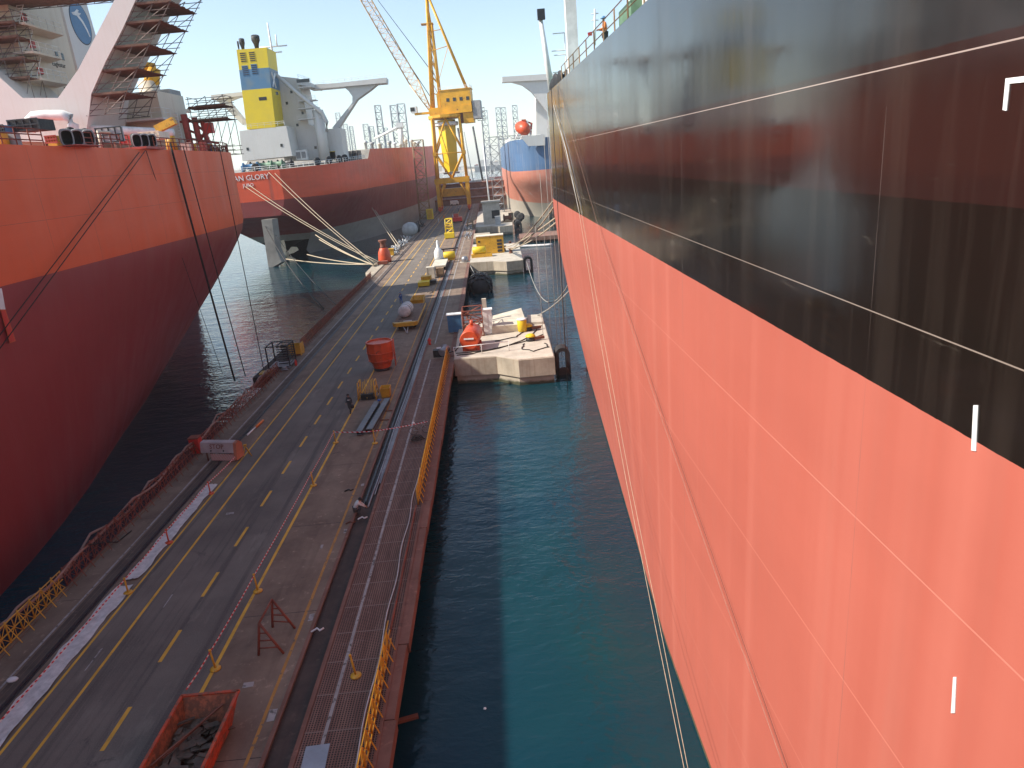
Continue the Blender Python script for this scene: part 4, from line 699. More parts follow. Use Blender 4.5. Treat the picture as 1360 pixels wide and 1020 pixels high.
def person(label, loc, rz, suit, helmet='white', pose=None, group=None, fingers=True, bag=None, trousers=None):
    J = {k: (V(v[0]), v[1]) for k, v in BASE.items()}
    for k, v in (pose or {}).items(): J[k] = (V(v), J[k][1])
    B = list(BONES)
    if fingers:
        for s in 'lr':
            d = (J['pa'+s][0]-J['wr'+s][0]).normalized(); sx = -1 if s == 'l' else 1; a = d.cross(V((sx, 0, .01))).normalized()
            for i, (off, ln) in enumerate(((-.028, .065), (-.009, .078), (.009, .074), (.027, .06))):
                J['f%d%s' % (i, s)] = (J['pa'+s][0]+d*.045+a*off, .010); J['g%d%s' % (i, s)] = (J['pa'+s][0]+d*(.045+ln*.8)+a*off*1.15+V((-sx*.02, 0, 0)), .008); B += [('pa'+s, 'f%d%s' % (i, s)), ('f%d%s' % (i, s), 'g%d%s' % (i, s))]
            J['t'+s] = (J['pa'+s][0]+d*.02-a*.055, .010); B.append(('pa'+s, 't'+s))
    o = skin_mesh('person', J, B, 'skin'); o.location = loc; o.rotation_euler = (0, 0, rz); ORG[o.name] = Matrix.Translation(loc) @ Matrix.Rotation(rz, 4, 'Z'); tag(o, label, 'person', group)
    CB = [b for b in BONES if not any(k in ('chin', 'head') or k[:2] == 'pa' for k in b)]; CJ = {k: (v[0], v[1]*1.14+.012) for k, v in J.items()}
    if trousers:
        LB_ = [b for b in CB if b[0][:2] in ('hp', 'kn', 'an') or b[1][:2] == 'hp']; skin_mesh('trousers', CJ, LB_, trousers, o)
        CB = [b for b in CB if b not in LB_]
    skin_mesh('coverall', CJ, CB, suit, o)
    L = local(loc, rz); h = J['head'][0]; mb = MB(); q = Matrix.Rotation(rz, 3, 'Z'); up = (J['head'][0]-J['chin'][0]).normalized()
    mb.lathe([(.125, .0), (.118, .05), (.09, .105), (.04, .13), (.005, .135)], L(*(h+up*.0)), 12, q @ up); mb.lathe([(.15, -.005), (.15, .01)], L(*(h+V((0, .025, 0)))), 12, q @ up); mb.build('helmet', helmet, o)
    for s in 'lr':
        mb = MB(); mb.tube(L(*J['an'+s][0]), L(*(J['to'+s][0])), .062, 6, .05); mb.build('boot', 'black', o)
    if suit in ('coverall_dark', 'coverall_blue', 'hivis'):
        mb = MB(); c0 = J['spine'][0].lerp(J['chest'][0], .5); dd = (J['chest'][0]-J['spine'][0]).normalized(); mb.lathe([(.172, -.025), (.175, .025)], L(*c0), 12, q @ dd); mb.build('reflective_band', 'white', o)
    if bag:
        t = thing('bag', bag, 'bag', L(-.27, .08, .5)); mb = MB(); mb.lathe([(.06, 0), (.15, .04), (.17, .18), (.12, .3), (.03, .36)], L(-.27, .09, .44), 10); mb.build('sack', 'black', t); mb = MB(); mb.path([L(-.30, .09, .8), L(-.27, .09, .87), L(-.24, .09, .8)], .012, 5); mb.build('handle', 'black', t)
    return o
stride = dict(knl=(-.11, .18, .52), anl=(-.11, .26, .10), tol=(-.12, .40, .06), knr=(.11, -.02, .50), anr=(.11, -.27, .13), tor=(.12, -.13, .05), wrl=(-.26, -.10, .92), pal=(-.26, -.11, .86), wrr=(.25, .16, .95), par=(.25, .2, .9))
p = atz(466, 548); person('person in dark coverall carrying a black bag along the yellow line', (p.x, p.y, PZ), R(170), 'coverall_dark', 'black', dict(stride, ell=(-.25, .0, 1.15), wrl=(-.27, .05, .92), pal=(-.27, .07, .86)), bag='black bag in the hand of the person in dark coverall')
p = atz(533, 403); person('person in blue coverall walking on the road beside the flatbed trailer', (p.x, p.y, PZ), R(200), 'coverall_blue', 'coverall_blue', stride)
squat = dict(pelvis=(0, -.12, .36), spine=(0, -.03, .55), chest=(0, .12, .72), neck=(0, .22, .82), chin=(0, .27, .86), head=(0, .29, .95), shl=(-.18, .12, .77), shr=(.18, .12, .77), ell=(-.2, .33, .6), elr=(.2, .33, .6), wrl=(-.12, .52, .42), wrr=(.1, .54, .40), pal=(-.11, .57, .36), par=(.09, .59, .34),
    hpl=(-.1, -.1, .36), hpr=(.1, -.1, .36), knl=(-.17, .28, .46), knr=(.17, .28, .46), anl=(-.15, .02, .09), anr=(.15, .02, .09), tol=(-.17, .18, .04), tor=(.17, .18, .04))
p = atz(477, 682); person('person squatting at the trench edge, working on the rail joint', (p.x-.1, p.y, PZ), R(-72), 'coverall_white', 'black', squat, trousers='coverall_dark')
q = atx(797, 50, 6.5); yy = q.y; rail_pose = dict(wrl=(-.14, .30, 1.16), pal=(-.13, .36, 1.15), wrr=(.14, .30, 1.16), par=(.13, .36, 1.15), ell=(-.26, .05, 1.16), elr=(.26, .05, 1.16))
person('person in orange and navy leaning on the rail of the black ship', (7.1, yy*1.05, rdeck(yy*1.05)-.2), R(90), 'hivis', 'funnel_blue', rail_pose, trousers='coverall_dark')
for i, (x, y, s, hm, lb) in enumerate(((582.5, 296, 'coverall_white', 'white', 'person in white standing by the left crane leg'), (602, 290, 'coverall_white', 'white', 'person in white beside the small red vehicle'), (590, 291, 'hivis', 'yellow', 'person in orange vest at the foot of the crane'), (609, 281, 'coverall_dark', 'white', 'person in dark clothes below the crane portal'))):
    p = atz(x, y); person(lb, (p.x, p.y, PZ), R(40*i+150), s, hm, stride if i % 2 else None, fingers=False)

# ------------------------------------------------------------------ near foreground on the pier
def at0(x, y, z=PZ): return V(atz(x, y, z))
# scrap skip
S = thing('scrap_skip', 'orange open scrap skip with slanted ends at the bottom edge', 'skip', (-13.2, 21.6, PZ))
b0 = [(-13.85, 20.0), (-12.1, 20.0), (-12.1, 22.7), (-13.85, 22.7)]; t0 = [(-14.05, 19.2), (-11.85, 19.2), (-11.85, 23.35), (-14.05, 23.35)]
b0 = [V((x, y, PZ+.12)) for x, y in b0]; t0 = [V((x, y, PZ+1.15)) for x, y in t0]
names = ('end_panel', 'side_panel', 'end_panel', 'side_panel')
for i in range(4):
    j = (i+1) % 4; cen = V((-12.97, 21.75, 0)); out = ((t0[i]+t0[j])/2-cen); out.z = 0; out = out.normalized()*.06
    MB().prism([b0[i], b0[j], t0[j], t0[i]], out).build(names[i], 'skip_orange' if i == 1 else 'skip_rust', S)
    m_ = MB(); m_.box((t0[i]+t0[j])/2+out*.6, ((t0[j]-t0[i]).length+.12, .12, .07), math.atan2((t0[j]-t0[i]).y, (t0[j]-t0[i]).x)); m_.build('rim', 'skip_orange', S)
MB().prism(b0, (0, 0, .05)).build('floor', 'rusty', S)
hp = MB(); 
for k in range(75):
    c = V((random.uniform(-13.75, -12.2), random.uniform(20.1, 22.6), PZ+.25+random.uniform(0, .42))); q = Matrix.Rotation(random.uniform(0, 6.3), 3, 'Z') @ Matrix.Rotation(random.uniform(-.5, .5), 3, 'X'); hp.box(c, (random.uniform(.2, .8), random.uniform(.15, .5), random.uniform(.015, .05)), M4=q)
tag(hp.build('scrap_metal', 'scrap'), 'heap of dark rusty scrap plates lying in the orange skip', 'scrap', kind='stuff')
for i, (a, b) in enumerate((((-13.95, 20.2, PZ+.95), (-12.35, 23.0, PZ+.85)), ((-13.75, 20.6, PZ+.8), (-12.6, 22.9, PZ+.74)))): tag(MB().box((V(a)+V(b))/2, ((V(b)-V(a)).length, .07, .05), math.atan2(V(b).y-V(a).y, V(b).x-V(a).x)).build('steel_bar', 'rusty'), ('longer', 'shorter')[i]+' rusty steel bar lying across the scrap in the orange skip', 'bar')
# rusty A-frame trestle
T = thing('trestle', 'rust red A frame trestle standing near the orange skip', 'trestle', (-11.8, 28.0, PZ)); zt_ = PZ+1.55
ap = [V((-12.1, 27.2, zt_)), V((-12.05, 29.0, zt_))]; 
for i, (a, fa, fb) in enumerate(((ap[0], V((-12.35, 27.0, PZ)), V((-11.2, 26.95, PZ))), (ap[1], V((-12.3, 29.0, PZ)), V((-11.15, 28.75, PZ))))):
    for f_ in (fa, fb): MB().tube(f_, a, .06, 6).build('leg', 'rust_red', T)
    m_ = MB()
    for k in (.22, .45, .68): m_.tube(fa.lerp(a, k), fb.lerp(a, k), .035, 5)
    m_.build('rung', 'rust_red', T)
MB().tube(ap[0], ap[1], .05, 6).build('ridge_bar', 'rust_red', T)
# stanchions with disc foot
def stanchion(x, y, label, mat='yellow', h=1.0, lean=(0, 0)):
    t = thing('stanchion', label, 'stanchion', (x, y, PZ), 'tape stanchions on the pier'); m_ = MB(); m_.tube((x, y, PZ+.02), (x+lean[0], y+lean[1], PZ+h), .045, 6); m_.tube((x+lean[0], y+lean[1], PZ+h-.05), (x+lean[0]*1.1, y+lean[1], PZ+h+.05), .06, 6); m_.build('post', mat, t)
    MB().lathe([(.24, 0), (.24, .05), (.1, .09)], (x, y, PZ+.013), 14).build('foot_disc', mat, t); return V((x+lean[0], y+lean[1], PZ+h-.06))
s1 = stanchion(-14.05, 26.3, 'yellow tape stanchion with disc foot next behind the orange skip', lean=(-.05, 0))
s2 = stanchion(-14.0, 32.2, 'yellow tape stanchion on the lane line level with the rusty trestle', lean=(-.05, .05))
s3 = stanchion(-14.05, 44.8, 'third yellow tape stanchion along the lane line, alone on bare concrete')
s4 = stanchion(-14.1, 52.6, 'yellow tape stanchion at the corner where the tape turns across the pier')
s5 = stanchion(-10.8, 51.7, 'orange yellow tape stanchion just before the two dark beams', 'yellow', 1.1)
s6 = stanchion(-7.55, 25.0, 'leaning yellow stanchion standing alone on the rusty grating', lean=(-.12, .1))
l1 = stanchion(-21.3, 33.2, 'thin yellow stanchion against the white sheeting on the left', 'yellow', .9); l2 = stanchion(-21.35, 38.4, 'red and white topped stanchion halfway along the white sheeting', 'orange', .9); l3 = stanchion(-21.3, 45.0, 'orange stanchion at the far end of the white sheeting', 'orange', .9)
def tape(name, pts, label, s=.05):
    m_ = MB()
    for a, b in zip(pts, pts[1:]):
        P = sag(a, b, s, 10)
        for p, q in zip(P, P[1:]): m_.prism([p-V((0, 0, .04)), q-V((0, 0, .04)), q+V((0, 0, .04)), p+V((0, 0, .04))], V((.006, .004, 0)))
    return tag(m_.build(name, 'tape'), label, 'tape')
tape('barrier_tape', [V((-14.1, 23.8, PZ+1.1)), s1, s2, s3, s4], 'red and white tape strung along the right side of the road')
tape('barrier_tape', [s4, s5, V((-6.6, 52.9, PZ+1.0))], 'red and white tape strung across the pier before the dark beams')
tape('barrier_tape', [V((-21.8, 20, PZ+.55)), l1, l2, l3, V((-21.2, 50, PZ+.6))], 'red and white tape strung above the white sheeting on the left')
# white sheeting
def sheet(x0, x1, y0, y1, label, zf=.02):
    rows = []; n = int((y1-y0)/.35)
    for i in range(n+1):
        y = y0+(y1-y0)*i/n; r = []
        for k in range(9):
            u = k/8; e = .06*math.sin(y*1.9+u*3)+random.uniform(-.03, .03); r.append((x0+(x1-x0)*u+(e if k in (0, 8) else e*.4), y, PZ+zf+.025+.05*abs(math.sin(u*9+.8*math.sin(y*.7)))*random.uniform(.4, 1)+.02*math.sin(y*2.3+u*5)))
        rows.append(r)
    return tag(MB().grid(rows).build('sheeting', 'cloth_white'), label, 'sheet')
sheet(-22.3, -21.3, 19.5, 33.9, 'nearer long white sheet laid along the left crane rail'); sheet(-22.15, -21.35, 34.5, 46.5, 'farther long white sheet laid along the left crane rail', .03)
# STOP barrier
B = thing('stop_barrier', 'pale barrier block with STOP lettering standing across the left crane rail', 'barrier', (-22.6, 51.3, PZ))
a, b = V((-24.2, 51.2, 0)), V((-21.4, 50.5, 0)); ex = (b-a).normalized(); ey = V((-ex.y, ex.x, 0))
def bp(u, v, z): return a+ex*u+ey*v+V((0, 0, PZ+z))
Lb = (b-a).length; m_ = MB(); m_.prism([bp(0, -.05, .75), bp(0, .75, .75), bp(0, .75, 1.35), bp(0, .55, 1.6), bp(0, .1, 1.55)], ex*Lb); m_.build('block', 'barrier_pale', B)
m_ = MB(); m_.prism([bp(Lb, -.15, .2), bp(Lb, .85, .2), bp(Lb, .85, 1.3), bp(Lb, .5, 1.6), bp(Lb, .1, 1.5)], ex*.25); m_.build('end_panel', 'barrier_salmon', B)
m_ = MB(); m_.prism([bp(.8, -.02, .1), bp(Lb-.05, -.02, .1), bp(Lb-.05, -.02, .62), bp(.8, -.02, .62)], ey*.12)
def mat_hatch():
    n = NT('hatched_board'); x, y, z = n.sep(); w = n.math('FRACT', n.math('MULTIPLY', n.math('ADD', x, z), 7)); n.set(Base_Color=n.mix(n.math('GREATER_THAN', w, .5), (.6, .55, .52), (.45, .10, .06)), Roughness=.6); return n.m
m_.build('hatched_board', mat_hatch(), B); m_ = MB()
for u in (.4, Lb-.4): m_.tube(bp(u, .1, .7), bp(u, .1, .0), .06, 6); m_.tube(bp(u, .6, .7), bp(u, .6, .0), .06, 6)
m_.build('stand', 'rusty', B); yd = (bp(0, .1, 1.55)-bp(0, -.05, .75)).normalized(); text('stop_lettering', 'STOP', .52, 'rust_red', B, bp(Lb*.5, .045, 1.22)-ey*.012, ex, yd, .012)
m_ = MB(); 
for u in (.95, 2.05): m_.lathe([(.06, 0), (.06, .05)], bp(u, -.045, .93), 8, -ey)
m_.build('hole_plug', 'black', B)
t = thing('tripod_stand', 'small yellow stand with wires at the right end of the STOP barrier', 'stand', (-20.8, 51.6, PZ)); m_ = MB()
for dx, dy in ((-.3, -.2), (.35, -.1), (0, .35)): m_.tube((-20.8+dx, 51.5+dy, PZ), (-20.85, 51.5, PZ+.9), .035, 5)
m_.build('leg', 'yellow', t); m_ = MB(); m_.box((-20.85, 51.5, PZ+.92), (.2, .2, .12)); m_.build('head', 'yellow', t)
t = thing('hose_box', 'red box hung on the left lattice fence beside the STOP barrier', 'box', (-25.35, 52.9, PZ)); m_ = MB(); m_.box((-25.3, 53.0, PZ+.75), (.75, .7, 1.25)); m_.build('shell', 'red', t); m_ = MB(); m_.box((-25.3, 53.0, PZ+1.42), (.85, .8, .1)); m_.build('lid', 'rust_red', t)
p = at0(335, 572); t = thing('warning_pole', 'fluorescent orange and white pole lying on the crane rail beyond the STOP barrier', 'pole', (p.x, p.y, PZ)); m_ = MB(); a, b = at0(329, 579)+V((0, 0, .1)), at0(350, 560)+V((0, 0, .15)); m_.tube(a, a.lerp(b, .5), .07, 6); m_.build('white_half', 'white', t); MB().tube(a.lerp(b, .5), b, .1, 6).build('orange_half', 'hivis', t)
tag(MB().ico(at0(86*.25+0, 905-0)+V((0, 0, .08)) if 0 else at0(17, 904)+V((0, 0, .06)), .22, (1.2, .8, .45), 2).build('plastic_bag', 'paper'), 'crumpled pale plastic bag on the left walkway near the lower left corner', 'bag')
# left lattice fence with hoses
def lattice_fence(y0, y1, mat, label):
    t = thing('lattice_fence', label, 'fence', (-25.25, y0, PZ)); rails = MB(); y = y0; n = 0
    for z in (.12, .62, 1.15): rails.tube((-25.25, y0, PZ+z), (-25.25, y1, PZ+z), .035, 5)
    rails.build('rail', mat, t); br_ = MB()
    while y < y1-.5 and n < 60:
        m_ = MB(); m_.tube((-25.25, y, PZ-.3), (-25.25, y, PZ+1.25), .04, 5); m_.tube((-25.25, y, PZ+1.15), (-24.72, y, PZ+.02), .03, 4); m_.build('post', mat, t)
        br_.tube((-25.25, y, PZ+.12), (-25.25, min(y+.95, y1), PZ+1.12), .022, 4, cap=False); br_.tube((-25.25, min(y+.95, y1), PZ+.12), (-25.25, y, PZ+1.12), .022, 4, cap=False); br_.tube((-25.25, y+.48, PZ), (-25.25, y+.48, PZ+1.15), .022, 4); y += .95; n += 1
    br_.build('lattice_bars', mat, t); return t
lattice_fence(22, 34.2, 'yellow', 'yellow lattice fence in the lower left corner of the pier edge')
lattice_fence(34.4, 76.0, 'rust_red', 'rust red lattice fence along the left pier edge, hoses on top')
lattice_fence(86, 142.5, 'rust_red', 'rust red lattice fence farther along the left pier edge beyond the black cage')
for k, (o, lb) in enumerate((( -.08, 'inner brown hose draped along the top of the left lattice fence'), (-.34, 'outer brown hose hanging outside the left lattice fence'))):
    pts = [(-25.25+o+.14*math.sin(i*.55+k), 22+i*.9, PZ+1.22-.35*abs(math.sin(i*.41+k*2))*(1+k*.8)) for i in range(60)]; tag(MB().path(pts, .075, 6).build('hose', 'hose'), lb, 'hose')
tag(MB().path([(-25.2, 37, PZ+1.1), (-25.1, 38.3, PZ+.5), (-24.8, 39, PZ+.07), (-24.6, 40.4, PZ+.05)], .04, 5).build('cable', 'rope_dark'), 'short dark cable hanging from the left fence onto the walkway', 'cable')
# cage rack and crate at the left edge
pl_ = MB(); pl_.bb((-27.6, 74, 1.4), (-25.32, 86, PZ+.1)); struct('pier_ledge', pl_, 'pier_dark')
C = thing('gas_cage', 'black open steel cage rack at the left pier edge', 'cage', (-25.6, 78.5, PZ)); m_ = MB(); x0, x1, y0, y1, z0, z1 = -26.7, -24.3, 77.2, 79.8, PZ+.15, PZ+2.6
for x in (x0, x1):
    for y in (y0, y1): m_.bb((x-.06, y-.06, PZ+.1), (x+.06, y+.06, z1))
for z in (z0, z1):
    for y in (y0, y1): m_.bb((x0+.06, y-.05, z-.05), (x1-.06, y+.05, z+.05))
    for x in (x0, (x0+x1)/2, x1): m_.bb((x-.05, y0+.06, z-.05), (x+.05, y1-.06, z+.05))
m_.build('frame', 'dark_steel', C); m_ = MB()
for i in range(8): z = z0+.25+i*.28; m_.bb((x0+.9, y1-.1, z), (x1-.08, y1-.06, z+.1)); m_.bb((x1-.09, y0+.08, z), (x1-.05, y1-.1, z+.08)); m_.bb((x0+.9, y0+.9, z-.1), (x1-.4, y0+1.0, z))
m_.build('slats', 'dark_steel', C); MB().bb((x0, y0, z0+.06), (x1, y1, z0+.1)).build('floor', 'grey', C)
t = thing('timber_crate', 'orange brown open crate behind the black cage at the left pier edge', 'crate', (-25.2, 83.4, PZ)); 
for s in (-1, 1): MB().box((-25.2+s*.75, 83.4, PZ+.7), (.06, 1.6, 1.4)).build('side_panel', 'yellow', t); MB().box((-25.2, 83.4+s*.83, PZ+.7), (1.6, .06, 1.0)).build('end_panel', 'yellow', t)
MB().box((-25.2, 83.4, PZ+.06), (1.4, 1.5, .08)).build('floor', 'rusty', t)
for i, (x, y, mt, lb) in enumerate((( -26.6, 75.6, 'yellow', 'yellow flat pallet beside the black cage at the pier edge'), )):
    t = thing('pallet', lb, 'pallet', (x, y, PZ)); 
    for k in range(5): MB().box((x-.5+k*.25, y, PZ+.2), (.18, 1.3, .04)).build('board', mt, t)
    for k in range(3): MB().box((x, y-.55+.55*k, PZ+.14), (1.2, .12, .08)).build('bearer', mt, t)
t = thing('fire_extinguisher', 'red extinguisher standing right of the black cage', 'extinguisher', (-23.85, 78.2, PZ)); MB().lathe([(.13, 0), (.14, .05), (.14, .55), (.05, .66), (.04, .75)], (-23.85, 78.0, PZ+.013), 10).build('cylinder', 'red', t); MB().path([(-23.85, 78, PZ+.72), (-23.7, 78, PZ+.7), (-23.66, 78, PZ+.4)], .02, 5).build('hose', 'black', t)
t = thing('tool_heap', 'grey tools and hoses heaped in front of the black cage', 'tools', (-25, 76.4, PZ)); m_ = MB()
for k in range(9): c = V((-25+random.uniform(-.7, .8), 76.4+random.uniform(-.4, .4), PZ+.12)); m_.tube(c, c+V((random.uniform(-.7, .7), random.uniform(-.4, .4), random.uniform(0, .3))), .05, 5)
m_.build('rods', 'steel', t); MB().lathe([(.25, 0), (.25, .35)], (-24.8, 76.6, PZ+.05), 10).build('bucket', 'grey', t)
# right yellow railing and lattice on its inside
def rail_right(y0, y1, label):
    t = thing('railing', label, 'railing', (-6.3, y0, PZ)); m_ = MB(); 
    for z in (.1, .55, 1.05): m_.tube((-6.32, y0, PZ+z), (-6.32, y1, PZ+z), .035, 5)
    m_.build('rail', 'yellow', t); y = y0; bb_ = MB(); k = 0
    while y < y1 and k < 70:
        m_ = MB(); m_.tube((-6.32, y, PZ), (-6.32, y, PZ+1.1), .045, 5); m_.tube((-6.32, y, PZ+1.0), (-6.02, y, PZ+.05), .03, 4); m_.build('post', 'yellow', t)
        if y+.8 <= y1: bb_.tube((-6.32, y, PZ+.1), (-6.32, y+.8, PZ+1.05), .022, 4, cap=False); bb_.tube((-6.32, y+.8, PZ+.1), (-6.32, y, PZ+1.05), .022, 4, cap=False)
        y += .8; k += 1
    bb_.build('brace', 'yellow', t)
rail_right(17.6, 27.2, 'near yellow lattice railing on the right pier edge, by the bottom of the photo'); rail_right(40.5, 76, 'long yellow lattice railing on the right pier edge leading to the big dolphin')
rr_ = thing('folded_railing', 'rust red collapsed railing between the two yellow railings on the right edge', 'railing', (-6.4, 27.5, PZ)); m_ = MB()
for z, dx in ((.1, 0), (.3, .08), (.5, .16)): m_.path([(-6.45+dx, 27.4+i, PZ+z+.05*math.sin(i*1.3)) for i in range(13)], .03, 5)
m_.build('rail', 'rust_red', rr_); m_ = MB()
for i in range(24): m_.tube((-6.45, 27.6+i*.5, PZ+.05), (-6.25, 27.6+i*.5+(.3 if i % 2 else -.2), PZ+.55), .025, 4)
m_.build('bars', 'rust_red', rr_)
tag(MB().path([(-6.72+.06*math.sin(i*.8), 18+i*.8, PZ+.06+.03*abs(math.sin(i*.5))) for i in range(36)], .03, 5).build('rope', 'cloth_white'), 'pale rope lying along the inside of the right railing', 'rope')
p = at0(410, 1012); t = tag(MB().box((-8.3, 20.6, PZ+.03), (.9, 1.5, .02), .05).build('steel_plate', 'steel'), 'pale metal sheet lying on the grating at the bottom edge', 'sheet')
# bicycle by the tape
BK = thing('bicycle', 'dark bicycle parked by the right railing with a white helmet on it', 'bicycle', (-7.2, 53.2, PZ)); bl = local((-7.3, 52.9, PZ), R(8))
for o in (-.52, .52):
    n_ = 18; MB().path([bl(o+.33*math.cos(2*math.pi*i/n_), 0, .345+.33*math.sin(2*math.pi*i/n_)) for i in range(n_+1)], .02, 5).build('wheel', 'black', BK)
m_ = MB(); P = dict(r=(-.52, .345), bbk=(-.05, .32), st=(-.2, .85), hd=(.38, .82), f=(.52, .345))
for a, b in (('r', 'bbk'), ('bbk', 'st'), ('st', 'hd'), ('bbk', 'hd'), ('r', 'st'), ('hd', 'f')): m_.tube(bl(P[a][0], 0, P[a][1]), bl(P[b][0], 0, P[b][1]), .022, 5)
m_.build('frame', 'grey', BK); m_ = MB(); m_.path([bl(.45, -.28, 1.0), bl(.36, -.1, .98), bl(.36, .1, .98), bl(.45, .28, 1.0)], .018, 5); m_.tube(bl(.38, 0, .8), bl(.36, 0, .98), .02, 5); m_.build('handlebar', 'steel', BK); MB().box(bl(-.22, 0, .92), (.26, .15, .06), R(8)).build('saddle', 'black', BK)
t = tag(MB().lathe([(.13, 0), (.13, .05), (.1, .12), (.02, .15)], bl(-.45, .05, .93), 12).build('hard_hat', 'white'), 'white hard hat hanging on the dark bicycle', 'helmet')
tag(MB().path([V((-7.4, 51.6, PZ+.05))+V((.55*math.cos(i*.6)*(1-i*.015), .4*math.sin(i*.6), .01*i)) for i in range(32)], .035, 5).build('hose_coil', 'rope_dark'), 'dark hose coil on the grating below the bicycle', 'hose')
# two dark channel beams
for i, (xa, xb) in enumerate((((-12.35, 53.6), (-11.95, 61.0)), ((-11.55, 53.9), (-11.1, 61.6)))):
    a, b = V((*xa, PZ)), V((*xb, PZ)); L_ = (b-a).length; an_ = math.atan2(b.y-a.y, b.x-a.x)-math.pi/2; bl = local(a, an_); t = thing('channel_beam', ('left', 'right')[i]+' one of two dark grey box beams lying near the tape', 'beam', a, rz=an_)
    m_ = MB(); m_.box(bl(0, L_/2, .42), (.52, L_, .05), an_); m_.box(bl(0, L_/2, .12), (.5, L_, .04), an_); m_.build('flange', 'beam_grey' if 'beam_grey' in M else 'grey', t); m_ = MB(); m_.box(bl(-.2, L_/2, .27), (.03, L_-.02, .26), an_); m_.box(bl(.2, L_/2, .27), (.03, L_-.02, .26), an_); m_.build('web', 'dark_steel', t)
    m_ = MB(); 
    for k in range(2, 13): m_.box(bl(.252*(1 if i == 0 else -1), L_*k/13, .447), (.05, .22, .02), an_)
    m_.build('tab', 'dark_steel', t)
for k, y in enumerate((54.6, 56.9, 59.2)): tag(MB().box((-11.3, y, PZ+.05), (1.9, .12, .09), -.05).build('timber_bearer', 'rusty'), 'short timber bearer under the dark box beams', 'timber', 'timber bearers under the dark box beams')
tag(MB().ico((-11.75, 61.0, PZ+.52), .2, (1, .8, .5), 2).build('cloth_bundle', 'coverall_blue'), 'blue cloth bundle between the far ends of the dark beams', 'cloth')
# cable reel stand, bin, bucket
t = thing('cable_reel_stand', 'yellow pipe frame stand full of rods in front of the orange hopper', 'stand', (-13.2, 63.6, PZ))
for sx in (-1, 1):
    m_ = MB()
    for y in (-.8, .8): m_.tube((-13.2+sx*.85, 63.6+y, PZ), (-13.2+sx*.75, 63.6+y*.7, PZ+1.7), .06, 6)
    for z in (.1, .6, 1.1, 1.65): k = 1-.3*z/1.7; m_.tube((-13.2+sx*(.85-.06*z), 63.6-.8*k, PZ+z), (-13.2+sx*(.85-.06*z), 63.6+.8*k, PZ+z), .05, 5)
    m_.build('side_frame', 'yellow', t)
m_ = MB()
for i in range(11): x = -13.95+i*.15; m_.tube((x, 63.0+random.uniform(-.2, .2), PZ+.2), (x+random.uniform(-.1, .1), 64.0, PZ+1.5+random.uniform(0, .35)), .035, 5)
m_.build('rods', 'yellow', t); MB().box((-13.2, 63.2, PZ+.32), (1.2, .7, .5)).build('gear_box', 'black', t)
t = thing('waste_bin', 'small open yellow bin standing right of the yellow pipe stand', 'bin', (-11.45, 63.3, PZ)); m_ = MB(); o_ = [V((x, y, PZ+.06)) for x, y in ((-11.85, 63.0), (-11.1, 63.0), (-11.1, 63.9), (-11.85, 63.9))]; u_ = [V((x, y, PZ+1.0)) for x, y in ((-11.95, 62.8), (-11.0, 62.8), (-11.0, 64.0), (-11.95, 64.0))]
for i in range(4): j = (i+1) % 4; cc_ = V((-11.47, 63.4, 0)); ou = ((u_[i]+u_[j])/2-cc_); ou.z = 0; MB().prism([o_[i], o_[j], u_[j], u_[i]], ou.normalized()*-.05).build('panel', 'yellow', t)
MB().prism(o_, (0, 0, .05)).build('floor', 'rusty', t)
bc = V((-13.2, 73.2, PZ)); t = thing('concrete_bucket', 'big orange red hopper with tapered foot and ladder standing on the lane line', 'hopper', bc); MB().lathe([(.78, .22), (.95, .3), (1.05, .75), (1.32, 1.15), (1.42, 2.0), (1.38, 3.0), (1.45, 3.02), (1.45, 3.15), (1.3, 3.15), (1.28, 3.0)], bc, 12, smooth=False).build('body', 'orange', t); MB().lathe([(1.27, 0), (1.27, .02)], bc+V((0, 0, 2.96)), 20).build('lid', 'rust_red', t); MB().lathe([(.95, 0), (.95, .14), (.8, .22)], bc+V((0, 0, .03)), 16).build('foot_ring', 'dark_steel', t)
for h_ in (1.15, 2.0): MB().lathe([(1.36+.09*(h_ > 1.5), -.05), (1.40+.09*(h_ > 1.5), 0), (1.36+.09*(h_ > 1.5), .05)], bc+V((0, 0, h_)), 20).build('band', 'orange', t)
m_ = MB()
for s in (-.22, .22): m_.tube(bc+V((1.5, s-.3, .4)), bc+V((1.55, s-.3, 3.3)), .045, 5)
for i in range(10): m_.tube(bc+V((1.5, -.52, .5+i*.28)), bc+V((1.5, -.08, .5+i*.28)), .035, 4)
m_.build('ladder', 'orange', t)
# flatbed trailer with white roll
TR = thing('flatbed_trailer', 'long yellow ended flatbed trailer carrying a white wrapped roll', 'trailer', (-12.9, 97, PZ)); m_ = MB(); m_.prism([(-14.3, 91.4, PZ+.75), (-13.9, 90.9, PZ+.75), (-11.5, 90.9, PZ+.75), (-11.1, 91.4, PZ+.75), (-11.2, 104.5, PZ+.75), (-14.2, 104.5, PZ+.75)], (0, 0, .22)); m_.build('bed', 'plank', TR)
m_ = MB(); m_.prism([(-14.35, 91.35, PZ+.62), (-13.95, 90.82, PZ+.62), (-11.45, 90.82, PZ+.62), (-11.05, 91.35, PZ+.62), (-11.05, 91.5, PZ+.62), (-14.35, 91.5, PZ+.62)], (0, 0, .5)); m_.build('end_board', 'yellow', TR); MB().bb((-11.08, 91.5, PZ+.7), (-11.0, 104.4, PZ+1.0)).build('side_rail', 'yellow', TR)
